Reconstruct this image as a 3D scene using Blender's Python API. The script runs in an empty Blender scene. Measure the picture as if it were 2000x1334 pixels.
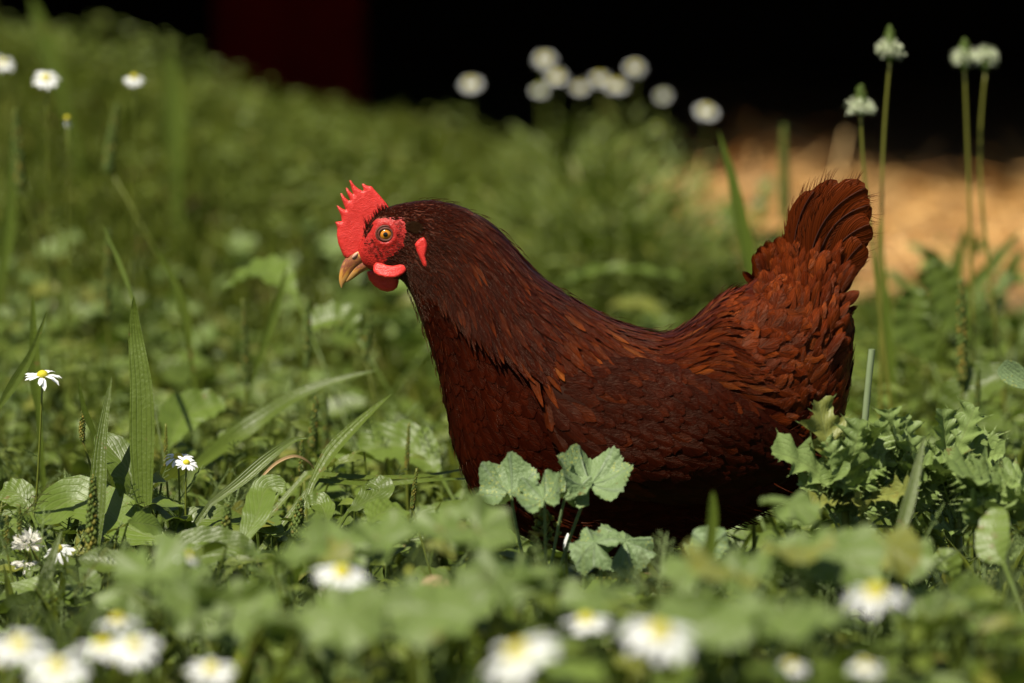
import bpy, math, random
import numpy as np
from mathutils import Vector, Matrix, Quaternion
from mathutils.geometry import delaunay_2d_cdt
rng = np.random.default_rng(11); random.seed(5)
sc = bpy.context.scene; COL = sc.collection
# ---------------------------------------------------------------- camera
TH = math.atan(0.6/3) - math.atan(600/7500)
CAM = np.array([0., -3., 0.6]); FPX = 7500.
cd = bpy.data.cameras.new('camera'); cam = bpy.data.objects.new('camera', cd); COL.objects.link(cam)
cam.location = CAM; cam.rotation_euler = (math.pi/2-TH, 0, 0)
cd.sensor_width = 36; cd.lens = 135; cd.clip_start = .05; cd.clip_end = 500
cd.dof.use_dof = True; cd.dof.focus_distance = 3.0; cd.dof.aperture_fstop = 4.0
sc.camera = cam
# ---------------------------------------------------------------- world, sun, exposure
SUN = Vector((-.30, -.43, .85)).normalized()
w = bpy.data.worlds.new('World'); sc.world = w; w.use_nodes = True
nt = w.node_tree; bg = nt.nodes['Background']; sky = nt.nodes.new('ShaderNodeTexSky')
sky.sky_type = 'NISHITA'; sky.sun_disc = False
sky.sun_elevation = math.asin(SUN.z); sky.sun_rotation = math.atan2(SUN.x, SUN.y)
nt.links.new(sky.outputs[0], bg.inputs[0]); bg.inputs[1].default_value = .05
sl = bpy.data.lights.new('sun', 'SUN'); so = bpy.data.objects.new('sun', sl); COL.objects.link(so)
sl.energy = 5.0; sl.angle = math.radians(.5); sl.color = (1, .94, .80)
so.rotation_euler = SUN.to_track_quat('Z', 'Y').to_euler(); so.location = (-1, -2, 4)
sc.view_settings.view_transform = 'Standard'; sc.view_settings.look = 'None'
sc.view_settings.exposure = 0.50; sc.view_settings.gamma = 1
sc.cycles.use_denoising = True
sc.cycles.max_bounces = 7; sc.cycles.diffuse_bounces = 3; sc.cycles.transparent_max_bounces = 32
# ---------------------------------------------------------------- helpers
def P(px, py, D=3.0):
    """world point seen at photo pixel (px,py) at horizontal distance D from the camera"""
    px = np.asarray(px, float); py = np.asarray(py, float); D = np.asarray(D, float)
    xc = (px-1000)/FPX; yc = -(py-667)/FPX
    dy = math.cos(TH)+yc*math.sin(TH); dz = -math.sin(TH)+yc*math.cos(TH)
    k = D/dy
    return np.stack(np.broadcast_arrays(xc*k, D-3, .6+dz*k), -1)
def smooth(a, b, x):
    t = np.clip((np.asarray(x, float)-a)/(b-a), 0, 1); return t*t*(3-2*t)
def nrm(v):
    v = np.asarray(v, float); return v/np.maximum(np.linalg.norm(v, axis=-1, keepdims=True), 1e-9)
MX = [-3.0, -.9, -.64, -.32, -.1, 0, .1, .3, 3]; MH = [.34, .33, .265, .185, .15, .10, .045, 0, 0]
def ground(x, y):
    x = np.asarray(x, float); y = np.asarray(y, float); D = y+3
    prof = np.interp(x*6/np.clip(D, 4, 8), MX, MH)
    m = prof*smooth(3.9, 6.0, D)*(1-smooth(6.3, 7.4, D))
    near = .085*(1-smooth(2.0, 2.75, D))
    wob = .008*np.sin(x*9+y*5)+.006*np.sin(x*17-y*13)
    pile = .095*np.exp(-((x-.50)/.16)**2-((D-7.35)/.28)**2)+.05*np.exp(-((x-1.15)/.16)**2-((D-7.1)/.3)**2)
    return m+near+wob+pile
class G:
    """collects quads and triangles of one mesh"""
    def __init__(s): s.V=[]; s.Q=[]; s.T=[]; s.U=[]; s.R=[]; s.MQ=[]; s.MT=[]; s.n=0
    def add(s, V, Q=None, T=None, U=None, R=0., m=0):
        V = np.asarray(V, float).reshape(-1, 3); k = len(V)
        if U is None: U = np.zeros((k, 2))
        R = np.broadcast_to(np.asarray(R, float), (k,))
        if Q is not None and len(Q): Q=np.asarray(Q).reshape(-1,4); s.Q.append(Q+s.n); s.MQ.append(np.broadcast_to(m,(len(Q),)))
        if T is not None and len(T): T=np.asarray(T).reshape(-1,3); s.T.append(T+s.n); s.MT.append(np.broadcast_to(m,(len(T),)))
        s.V.append(V); s.U.append(np.asarray(U, float).reshape(-1,2)); s.R.append(R); s.n += k
        return s
    def build(s, name, mats, parent=None, flat=False, origin=None):
        V=np.concatenate(s.V); U=np.concatenate(s.U); R=np.concatenate(s.R)
        Q=np.concatenate(s.Q) if s.Q else np.zeros((0,4),int); T=np.concatenate(s.T) if s.T else np.zeros((0,3),int)
        if origin is not None: V = V-np.asarray(origin)
        me=bpy.data.meshes.new(name)
        loops=np.concatenate([Q.ravel(),T.ravel()]).astype(np.int32)
        tot=np.concatenate([np.full(len(Q),4),np.full(len(T),3)]).astype(np.int32)
        st=np.concatenate([[0],np.cumsum(tot)[:-1]]).astype(np.int32) if len(tot) else tot
        me.vertices.add(len(V)); me.vertices.foreach_set('co', V.astype(np.float32).ravel())
        me.loops.add(len(loops)); me.loops.foreach_set('vertex_index', loops)
        me.polygons.add(len(tot)); me.polygons.foreach_set('loop_start', st); me.polygons.foreach_set('loop_total', tot)
        me.polygons.foreach_set('use_smooth', np.full(len(tot), not flat))
        if not isinstance(mats,(list,tuple)): mats=[mats]
        for m in mats: me.materials.append(m)
        if len(mats)>1:
            mi=np.concatenate(([np.concatenate(s.MQ)] if s.MQ else [])+([np.concatenate(s.MT)] if s.MT else [])).astype(np.int32)
            me.polygons.foreach_set('material_index', mi)
        uv=me.uv_layers.new(name='UVMap'); uv.data.foreach_set('uv', U[loops].astype(np.float32).ravel())
        a=me.attributes.new('rnd','FLOAT','POINT'); a.data.foreach_set('value', R.astype(np.float32))
        me.update(calc_edges=True); me.validate()
        o=bpy.data.objects.new(name, me); COL.objects.link(o)
        if parent is not None: o.parent=parent
        if origin is not None and parent is None: o.location=origin
        return o
def grid(nu, nv, closed=False):
    """quads of a (nv rows) x (nu columns) vertex grid"""
    q=[]
    for j in range(nv-1):
        for i in range(nu if closed else nu-1):
            i2=(i+1)%nu; q.append((j*nu+i, j*nu+i2, (j+1)*nu+i2, (j+1)*nu+i))
    return np.array(q)
def frame(d, n):
    d=nrm(d); n=np.asarray(n,float); s=nrm(np.cross(d,n)); n2=np.cross(s,d)
    return np.stack([s,d,n2],-1)          # columns: side, direction, normal
def inst(g, tm, pos, R, scale, rnd, m=0):
    V,Q,U=tm; N=len(pos); k=len(V); scale=np.asarray(scale,float)
    if scale.ndim==1: scale=scale[:,None]
    W=np.einsum('nij,nkj->nki', R, V[None]*scale[:,None,:] if scale.shape[1]==3 else V[None]*scale[:,None])+pos[:,None,:]
    QQ=(Q[None]+ (np.arange(N)*k)[:,None,None]).reshape(-1,4)
    g.add(W.reshape(-1,3),QQ,U=np.tile(U,(N,1)),R=np.repeat(rnd,k),m=m)
def tube(g, pts, rad, n=6, R=0., m=0, cap=True):
    pts=np.asarray(pts,float); K=len(pts); rad=np.broadcast_to(rad,(K,))
    t=nrm(np.gradient(pts,axis=0)); ref=np.array([.3,.9,.1]) if abs(t[0][2])>.7 else np.array([0,0,1.])
    s=nrm(np.cross(t,ref)); b=np.cross(t,s); a=np.linspace(0,2*np.pi,n,endpoint=False)
    V=pts[:,None]+rad[:,None,None]*(np.cos(a)[None,:,None]*s[:,None]+np.sin(a)[None,:,None]*b[:,None])
    U=np.stack(np.broadcast_arrays(a[None]/6.283,np.linspace(0,1,K)[:,None]),-1)
    Q=grid(n,K,True); V=V.reshape(-1,3); T=[]
    if cap:
        V=np.concatenate([V,pts[:1],pts[-1:]]); U=np.concatenate([U.reshape(-1,2),[[0,0],[0,1]]])
        for i in range(n): T+=[(K*n,(i+1)%n,i),(K*n+1,(K-1)*n+i,(K-1)*n+(i+1)%n)]
    g.add(V,Q,T,U.reshape(-1,2),R,m)
def bez(p0,p1,p2,n=10):
    t=np.linspace(0,1,n)[:,None]; p0,p1,p2=map(np.asarray,(p0,p1,p2))
    return (1-t)**2*p0+2*t*(1-t)*p1+t*t*p2
def spline(pts, n):
    pts=np.asarray(pts,float); K=len(pts); u=np.linspace(0,K-1,n); i=np.clip(u.astype(int),0,K-2); f=(u-i)[:,None]
    p=lambda j: pts[np.clip(j,0,K-1)]
    a,b,c,d=p(i-1),p(i),p(i+1),p(i+2)
    return .5*((2*b)+(c-a)*f+(2*a-5*b+4*c-d)*f*f+(-a+3*b-3*c+d)*f**3)
def ribbon(g, pts, width, normal, cup=0., fold=0., R=0., m=0, nu=5, wave=0.):
    """leaf strip along a 3-D curve; width is a per-point array"""
    pts=np.asarray(pts,float); K=len(pts); t=nrm(np.gradient(pts,axis=0)); n=np.broadcast_to(np.asarray(normal,float),(K,3))
    s=nrm(np.cross(t,n)); n=np.cross(s,t); u=np.linspace(-1,1,nu); w=np.broadcast_to(width,(K,))
    wv=wave*np.sin(np.linspace(0,1,K)*40+R*9)[:,None]*np.abs(u)[None]
    V=pts[:,None]+s[:,None]*(u[None,:,None]*w[:,None,None])+n[:,None]*((cup*u*u+fold*np.abs(u))[None,:,None]*w[:,None,None]+wv[...,None])
    U=np.stack(np.broadcast_arrays((u/2+.5)[None],np.linspace(0,1,K)[:,None]),-1)
    g.add(V.reshape(-1,3),grid(nu,K),U=U.reshape(-1,2),R=R,m=m)
def empty(name, loc, label, cat, group=None):
    o=bpy.data.objects.new(name,None); COL.objects.link(o); o.location=loc; o.empty_display_size=.02
    tag(o,label,cat,group); return o
def tag(o,label=None,cat=None,group=None,kind=None):
    if label: o['label']=label
    if cat: o['category']=cat
    if group: o['group']=group
    if kind: o['kind']=kind
    return o
# ---------------------------------------------------------------- materials
def M(name):
    m=bpy.data.materials.new(name); m.use_nodes=True; nt=m.node_tree
    b=nt.nodes['Principled BSDF']; return m,nt,b
class N:
    def __init__(s,nt): s.nt=nt
    def n(s,t,**k):
        o=s.nt.nodes.new('ShaderNode'+t)
        for a,v in k.items(): setattr(o,a,v)
        return o
    def l(s,a,b): s.nt.links.new(a,b)
    def math(s,op,a,b=None,c=None,clamp=False):
        o=s.n('Math',operation=op); o.use_clamp=clamp
        for i,v in enumerate((a,b,c)):
            if v is None: continue
            if isinstance(v,(int,float)): o.inputs[i].default_value=v
            else: s.l(v,o.inputs[i])
        return o.outputs[0]
    def mix(s,f,a,b,bt='MIX'):
        o=s.n('Mix',data_type='RGBA',blend_type=bt)
        for i,v in ((0,f),(6,a),(7,b)):
            if isinstance(v,(int,float)): o.inputs[i].default_value=v
            elif isinstance(v,tuple): o.inputs[i].default_value=(*v,1) if len(v)==3 else v
            else: s.l(v,o.inputs[i])
        return o.outputs[2]
    def noise(s,scale,det=3,vec=None,rough=.5):
        o=s.n('TexNoise'); o.inputs['Scale'].default_value=scale; o.inputs['Detail'].default_value=det; o.inputs['Roughness'].default_value=rough
        if vec is not None: s.l(vec,o.inputs['Vector'])
        return o.outputs[0]
    def ramp(s,f,stops):
        o=s.n('ValToRGB'); e=o.color_ramp.elements
        while len(e)<len(stops): e.new(.5)
        for i,(p,c) in enumerate(stops): e[i].position=p; e[i].color=(*c,1)
        s.l(f,o.inputs[0]); return o.outputs[0]
    def bump(s,h,strength,dist,b):
        o=s.n('Bump'); o.inputs['Strength'].default_value=strength; o.inputs['Distance'].default_value=dist
        s.l(h,o.inputs['Height']); s.l(o.outputs[0],b.inputs['Normal']); return o.outputs[0]
def leafmat(name, cols, vein='mid', bf=.40, vcol=(.16,.19,.06), rough=.42, trans=.28, spec=.45, bumpd=.0006, spots=0.):
    cols=[(r_*1.04,g_*1.05,b_*bf) for r_,g_,b_ in cols]
    m,nt,b=M(name); s=N(nt)
    rn=s.n('Attribute',attribute_name='rnd').outputs['Fac']; uv=s.n('UVMap').outputs[0]
    sep=s.n('SeparateXYZ'); s.l(uv,sep.inputs[0]); u,v=sep.outputs[0],sep.outputs[1]
    geo=s.n('NewGeometry').outputs['Position']
    c=s.ramp(rn,[(i/(len(cols)-1),q) for i,q in enumerate(cols)])
    nz=s.noise(90,4,geo,.6)
    c=s.mix(s.math('MULTIPLY',nz,.45),c,tuple(x*1.7 for x in cols[-1]))
    au=s.math('ABSOLUTE',s.math('SUBTRACT',u,.5))
    br=s.math('MULTIPLY',s.math('GREATER_THAN',s.math('ADD',s.noise(38,5,geo,.75),s.math('MULTIPLY',rn,.06)),.675),.75); c=s.mix(br,c,(.16,.11,.03))
    c=s.mix(s.math('MULTIPLY',s.math('GREATER_THAN',s.math('FRACT',s.math('MULTIPLY',rn,37.)),.93),.6),c,(.22,.20,.03))
    if vein=='mid':
        mid=s.math('SUBTRACT',1.,s.math('MULTIPLY',au,26.),clamp=True)
        side=s.math('POWER',s.math('ABSOLUTE',s.math('SINE',s.math('ADD',s.math('MULTIPLY',v,26.),s.math('MULTIPLY',au,-22.)))),14.)
        k=s.math('MAXIMUM',mid,s.math('MULTIPLY',side,.55)); h=k
    elif vein=='par':
        k=s.math('MULTIPLY',s.math('POWER',s.math('ABSOLUTE',s.math('COSINE',s.math('MULTIPLY',au,3.1416*5))),10.),.7); h=k
    elif vein=='rad':
        k=s.math('POWER',s.math('ABSOLUTE',s.math('COSINE',s.math('MULTIPLY',u,3.1416*7))),40.); h=k
    else: k=None
    if k is not None: c=s.mix(s.math('MULTIPLY',k,.55),c,vcol)
    if spots:
        vo=s.n('TexVoronoi'); vo.inputs['Scale'].default_value=420; s.l(geo,vo.inputs['Vector'])
        sp=s.math('LESS_THAN',vo.outputs['Distance'],.3); sp=s.math('MULTIPLY',sp,s.math('GREATER_THAN',s.noise(60,2,geo),.53))
        c=s.mix(s.math('MULTIPLY',sp,spots),c,(.42,.42,.08))
    s.l(c,b.inputs['Base Color']); b.inputs['Roughness'].default_value=rough; b.inputs['Specular IOR Level'].default_value=spec
    hh=s.noise(350,3,geo)
    if k is not None: hh=s.math('SUBTRACT',hh,s.math('MULTIPLY',h,.8))
    nb=s.bump(hh,.6,bumpd,b)
    tr=s.n('BsdfTranslucent'); tc=s.mix(.5,c,(.13,.20,.01)); s.l(tc,tr.inputs[0]); s.l(nb,tr.inputs['Normal'])
    mx=s.n('MixShader'); mx.inputs[0].default_value=trans; s.l(b.outputs[0],mx.inputs[1]); s.l(tr.outputs[0],mx.inputs[2])
    s.l(mx.outputs[0],nt.nodes['Material Output'].inputs[0]); return m
mat_broad=leafmat('plantain_leaf',[(.045,.068,.014),(.07,.10,.025),(.095,.14,.045),(.125,.175,.075)])
mat_mallow=leafmat('mallow_leaf',bf=.55,cols=[(.07,.105,.032),(.105,.15,.06),(.14,.19,.095)],vein='rad',rough=.5,spec=.4,vcol=(.19,.22,.10))
mat_mallow_sharp=leafmat('mallow_leaf_dusty',bf=.62,cols=[(.125,.18,.12),(.155,.215,.15)],vein='rad',rough=.55,trans=.2,vcol=(.19,.24,.15),spots=.6,bumpd=.002)
mat_clover=leafmat('clover_leaf',[(.06,.09,.02),(.09,.13,.035),(.13,.18,.065)],rough=.4)
mat_weed=leafmat('weed_leaf',[(.068,.09,.014),(.10,.13,.026),(.14,.18,.06)],bf=.42)
mat_grass=leafmat('grass_blade',[(.08,.10,.012),(.105,.13,.02),(.135,.165,.04),(.16,.19,.06)],bf=.38,vein='par',rough=.45,trans=.35)
mat_blade=leafmat('ribwort_leaf',[(.045,.065,.010),(.07,.10,.02),(.09,.125,.03)],vein='par',rough=.42,trans=.22,bumpd=.001,vcol=(.10,.13,.03))
mat_thistle=leafmat('thistle_leaf',bf=.58,cols=[(.105,.15,.065),(.14,.195,.09),(.18,.24,.13)],vein='mid',rough=.5,trans=.2)
mat_stem=leafmat('stem_green',[(.07,.09,.015),(.10,.13,.03),(.15,.15,.06)],vein='',rough=.5,trans=.15)
mat_spike=leafmat('seed_spike',[(.05,.08,.02),(.08,.12,.04),(.24,.15,.04),(.10,.14,.06)],vein='',rough=.7,trans=.15)
def plain(name,c,rough=.6,noise_c=None,scale=60,bump=0,bs=200,spec=.4,trans=0,coat=0,sub=0):
    m,nt,b=M(name); s=N(nt); geo=s.n('NewGeometry').outputs['Position']
    cc=s.mix(s.noise(scale,4,geo),c,noise_c if noise_c else tuple(x*.7 for x in c)); s.l(cc,b.inputs['Base Color'])
    b.inputs['Roughness'].default_value=rough; b.inputs['Specular IOR Level'].default_value=spec; b.inputs['Coat Weight'].default_value=coat
    if sub: b.inputs['Subsurface Weight'].default_value=sub; b.inputs['Subsurface Scale'].default_value=.003; b.inputs['Subsurface Radius'].default_value=(1,.25,.12)
    if bump: s.bump(s.noise(bs,4,geo),.8,bump,b)
    if trans:
        tr=s.n('BsdfTranslucent'); s.l(cc,tr.inputs[0]); mx=s.n('MixShader'); mx.inputs[0].default_value=trans
        s.l(b.outputs[0],mx.inputs[1]); s.l(tr.outputs[0],mx.inputs[2]); s.l(mx.outputs[0],nt.nodes['Material Output'].inputs[0])
    return m
mat_petal=plain('daisy_petal',(.88,.88,.86),.5,(.78,.79,.77),200,trans=.25)
mat_disc=plain('daisy_disc',(.62,.50,.02),.7,(.45,.42,.02),500,bump=.0008,bs=900)
mat_disc_green=plain('daisy_disc_young',(.35,.40,.06),.7,(.5,.48,.05),500,bump=.0008,bs=900)
mat_cream=plain('cream_anther',(.80,.82,.62),.7,(.60,.66,.42),400,trans=.2)
mat_cloverfl=plain('clover_flower',(.88,.88,.82),.6,(.80,.75,.66),300,trans=.3)
mat_dry=plain('dry_straw_leaf',(.42,.30,.15),.6,(.28,.17,.07),120,trans=.15)
# ---------------------------------------------------------------- ground, shed, straw
def axis(lo,hi,a,b,step,far):
    v=list(np.arange(lo,hi+1e-6,step)); x=lo; d=step
    while x>a: d*=1.35; x-=d; v.insert(0,x)
    x=hi; d=step
    while x<b: d*=1.35; x+=d; v.append(x)
    return np.array(v)
xs=axis(-1.8,1.8,-200,200,.05,0); ys=axis(-2.0,5.5,-60,300,.05,0)
X,Y=np.meshgrid(xs,ys); g=G(); g.add(np.stack([X,Y,ground(X,Y)],-1).reshape(-1,3),grid(len(xs),len(ys)))
m,nt,b=M('soil_and_moss'); s=N(nt); geo=s.n('NewGeometry').outputs['Position']
sp=s.n('SeparateXYZ'); s.l(geo,sp.inputs[0])
c=s.ramp(s.noise(7,6,geo,.7),[(.3,(.035,.026,.010)),(.5,(.045,.05,.008)),(.7,(.07,.085,.015))])
# beaten bare earth mixed with straw dust near the shed
f=s.math('MULTIPLY',s.math('GREATER_THAN',s.math('ADD',sp.outputs[1],s.noise(5,3,geo)),3.1),s.math('GREATER_THAN',s.math('ADD',sp.outputs[0],s.noise(4,3,geo)),.75))
c=s.mix(f,c,s.ramp(s.noise(60,4,geo,.7),[(.3,(.16,.085,.03)),(.7,(.30,.18,.07))]))
s.l(c,b.inputs['Base Color']); b.inputs['Roughness'].default_value=.9; s.bump(s.noise(120,5,geo),.8,.004,b)
tag(g.build('ground',m),kind='structure')
def box(g,x0,x1,y0,y1,z0,z1,m=0,R=0.):
    V=[(x,y,z) for z in (z0,z1) for y in (y0,y1) for x in (x0,x1)]
    U=[((x+y)*1.0,z) for z in (z0,z1) for y in (y0,y1) for x in (x0,x1)]
    g.add(V,[(0,2,3,1),(4,5,7,6),(0,1,5,4),(2,6,7,3),(0,4,6,2),(1,3,7,5)],U=U,R=R,m=m)
mat_wood=plain('dark_stained_boards',(.016,.010,.007),.85,(.008,.005,.004),12,bump=.002,bs=40,spec=.15)
mat_red=plain('faded_red_boards',(.26,.003,.001),.9,(.08,.001,.001),8,bump=.002,bs=40,spec=.2)
mat_roof=plain('roof_sheet',(.06,.055,.05),.7,(.04,.035,.03),6)
shed=empty('shed',(0,7,0),'low open fronted shed of dark stained boards, deep in shadow behind the straw','shed')
def L(g): g.V=[v-np.array([0,7,0]) for v in g.V]; return g
for nm,(x0,x1,y0,y1) in (('back_wall',(-4.4,5.2,9.4,9.44)),('side_wall',(-4.44,-4.4,4.4,9.4)),('side_wall',(5.2,5.24,4.4,9.4))):
    g=G(); k=0; horiz=(x1-x0)>1; a,bb=(x0,x1) if horiz else (y0,y1); t=a
    while t<bb-.01:
        e=min(t+.16,bb); off=.006*(k%2)
        if horiz: box(g,t,e,y0+off,y1+off,-.05,.955,R=random.random())
        else: box(g,x0+off,x1+off,t,e,-.05,.955,R=random.random())
        t=e; k+=1
    L(g).build(nm,mat_wood,shed,flat=True)
g=G(); box(g,-4.6,5.4,3.93,9.6,.96,1.0); box(g,-4.6,5.4,3.90,3.928,.78,1.02); L(g).build('shade_roof',mat_roof,shed,flat=True)  # unseen roof, added with a low front lip to shade shed and straw edge
for x in (-4.0,-1.9,2.6,4.9):
    g=G(); box(g,x,x+.1,4.1,4.2,-.1,.958); L(g).build('post',mat_wood,shed,flat=True)
g=G()
for k in range(6): 
    x=-.74+k*.062; box(g,x,x+.06,6.58+.004*(k%2),6.60,.0,.86,R=random.random())
L(g).build('red_panel',mat_red,shed,flat=True)
# straw
m,nt,b=M('straw'); s=N(nt); rn=s.n('Attribute',attribute_name='rnd').outputs['Fac']
c=s.ramp(rn,[(0,(.28,.13,.03)),(.35,(.52,.28,.08)),(.7,(.70,.40,.14)),(1,(.80,.53,.24))]); s.l(c,b.inputs['Base Color']); b.inputs['Roughness'].default_value=.45
mat_straw=m
n=20000; x=rng.uniform(-.35,2.6,n); D=5.45+rng.beta(1.6,1.5,n)*3.3
keep=(D<7.75+.5*np.exp(-((x-.5)/.2)**2))&(x>.12+.25*(D<6.2)+.2*np.sin(D*5)*.3) ; x,D=x[keep],D[keep]; n=len(x)
a=rng.uniform(0,2*np.pi,n); el=rng.normal(.05,.28,n); d=np.stack([np.cos(a)*np.cos(el),np.sin(a)*np.cos(el),np.sin(el)],-1)
Ls=rng.uniform(.04,.14,n); base=np.stack([x,D-3,ground(x,D-3)+rng.exponential(.012,n)+.004],-1)
tv=np.array([[u,v,0.25*(v-v*v)] for v in (0,.5,1) for u in (-.5,.5)],float)
tm=(tv,grid(2,3),tv[:,:2])
g=G(); inst(g,tm,base,frame(d,np.tile([0,0,1.],(n,1))+rng.normal(0,.4,(n,3))),np.stack([rng.uniform(.002,.0045,n),Ls,Ls*.6],-1),rng.random(n))
tag(g.build('straw',mat_straw),'pale orange straw bedding spread over the bare earth in front of the dark shed','straw',kind='stuff')
# ---------------------------------------------------------------- hen
# the hen is laid out in a side view plane: hx (along), hy (down), hq (towards the far side, 0 = mid plane), unit 0.4 mm
US=.0004027
def H(p):
    p=np.asarray(p,float); w=P(p[...,0],p[...,1],3.0); w=w.copy(); w[...,1]=p[...,2]*US; return w
ORG=H(np.array([1280.,1267.,0.])); ORG[2]=ground(ORG[0],0)
hen=empty('hen',ORG,'russet brown hen with a red comb standing in the weeds, facing left','hen')
def part(g,name,mats,parent=None,flat=False):
    g.V=[v-ORG for v in g.V]; return g.build(name,mats,parent or hen,flat)
PT=np.array([(698,486,712,520,12),(712,452,732,531,22),(738,416,757,540,29),(785,398,786,548,34),(845,392,806,580,43),(903,405,822,622,54),
 (955,432,838,668,66),(1000,475,856,725,80),(1045,527,870,790,97),(1095,566,885,860,116),(1150,602,908,930,136),(1205,630,955,1000,153),
 (1260,647,1035,1052,164),(1312,652,1140,1083,168),(1362,622,1255,1078,166),(1415,576,1375,1048,158),(1462,556,1480,1002,140),(1500,530,1575,945,116),
 (1535,515,1622,875,90),(1572,515,1650,790,64),(1605,525,1662,700,42),(1630,560,1664,640,20)],float)
NS=len(PT)-1
_d=spline(PT,NS*24+1)
def cs(s):
    s=np.clip(np.asarray(s,float),0,NS)*24; i=np.clip(s.astype(int),0,len(_d)-2); f=(s-i)[...,None]; return _d[i]*(1-f)+_d[i+1]*f
def surf(s,ph):
    c=cs(s); T=c[...,0:2]; B=c[...,2:4]; w=c[...,4]
    C=(T+B)/2; Hh=(T-B)/2
    cp=np.cos(ph); sp=np.sin(ph); sp=np.sign(sp)*np.abs(sp)**.86
    p=C+Hh*cp[...,None]; bell=1-.34*np.clip(-cp,0,1)**1.3*smooth(4,8,s)*(1-smooth(16,19,s))
    return np.concatenate([p,(w*sp*bell)[...,None]],-1)
def snorm(s,ph):
    e=.02; a=surf(s+e,ph)-surf(s-e,ph); b_=surf(s,ph+e)-surf(s,ph-e); n=nrm(np.cross(a,b_))
    c=cs(s); C=(c[...,0:2]+c[...,2:4])/2; out=surf(s,ph)-np.concatenate([C,np.zeros(C.shape[:-1]+(1,))],-1)
    sg=np.sign((n*out).sum(-1,keepdims=True)); sg[sg==0]=1; return n*sg
def inpoly(px,py,poly):
    poly=np.asarray(poly,float); x,y=poly[:,0],poly[:,1]; r=np.zeros(np.shape(px),bool); j=len(x)-1
    for i in range(len(x)):
        c=((y[i]>py)!=(y[j]>py))&(px<(x[j]-x[i])*(py-y[i])/(y[j]-y[i]+1e-12)+x[i]); r^=c; j=i
    return r
def pdist(px,py,poly):
    poly=np.asarray(poly,float); d=np.full(np.shape(px),1e9)
    for i in range(len(poly)):
        a=poly[i-1]; e=poly[i]-a; t=np.clip(((px-a[0])*e[0]+(py-a[1])*e[1])/(e@e+1e-9),0,1)
        d=np.minimum(d,np.hypot(px-a[0]-t*e[0],py-a[1]-t*e[1]))
    return d
FACE=[(697,488),(704,470),(712,455),(722,440),(735,428),(755,424),(780,421),(792,428),(796,445),(792,460),(788,480),(775,494),(760,503),(752,512),(728,524),(712,524),(700,515)]
# body core
ss=np.concatenate([np.linspace(0,4,120),np.linspace(4,NS,160)[1:]]); ph=np.linspace(0,2*np.pi,144,endpoint=False)
S_,F_=np.meshgrid(ss,ph,indexing='ij'); V=surf(S_,F_); nn=snorm(S_,F_)
sd=pdist(V[...,0],V[...,1],FACE)*np.where(inpoly(V[...,0],V[...,1],FACE),1,-1); skin=np.clip(sd/9+.5,0,1)
# eye socket, brow and cheek relief on the bare face
ed=np.hypot(V[...,0]-754,V[...,1]-455); side=np.abs(np.sin(F_))>.5
V=V+nn*(side*(3.5*np.exp(-((ed-19)/6)**2)-3*np.exp(-(ed/12)**2)+2.5*np.exp(-((V[...,1]-430)/7)**2-((V[...,0]-745)/24)**2)))[...,None]
V=V-nn*(smooth(4,7,S_)*3)[...,None]
g=G(); Vh=H(V).reshape(-1,3); K=len(Vh); Vh=np.concatenate([Vh,Vh[:144].mean(0,keepdims=True),Vh[-144-0:].mean(0,keepdims=True)])
R=np.concatenate([skin.ravel(),[1,0]]); n1=len(ss)
T=[(K,(i+1)%144,i) for i in range(144)]+[(K+1,(n1-1)*144+i,(n1-1)*144+(i+1)%144) for i in range(144)]
g.add(Vh,grid(144,n1,True),T,R=R)
m,nt,b=M('hen_skin_and_down'); s=N(nt); geo=s.n('NewGeometry').outputs['Position']; rn=s.n('Attribute',attribute_name='rnd').outputs['Fac']
sk=s.mix(s.noise(260,4,geo,.65),(.62,.028,.020),(.20,.010,.008))
dn=s.mix(s.noise(150,4,geo),(.05,.010,.004),(.10,.022,.007))
ms=s.math('ADD',rn,s.math('MULTIPLY',s.math('SUBTRACT',s.noise(330,4,geo,.7),.5),1.6)); ms=s.math('GREATER_THAN',ms,.5)
s.l(s.mix(ms,dn,sk),b.inputs['Base Color']); s.l(s.mix(ms,(.9,.9,.9),(.4,.4,.4)),b.inputs['Roughness']); b.inputs['Specular IOR Level'].default_value=.3
b.inputs['Subsurface Radius'].default_value=(1,.2,.1); b.inputs['Subsurface Scale'].default_value=.002
vo=s.n('TexVoronoi'); vo.inputs['Scale'].default_value=900; s.l(geo,vo.inputs['Vector'])
s.bump(s.math('ADD',vo.outputs['Distance'],s.noise(500,4,geo)),.55,.0006,b); mat_body=m
body=part(g,'body',mat_body)
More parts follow.
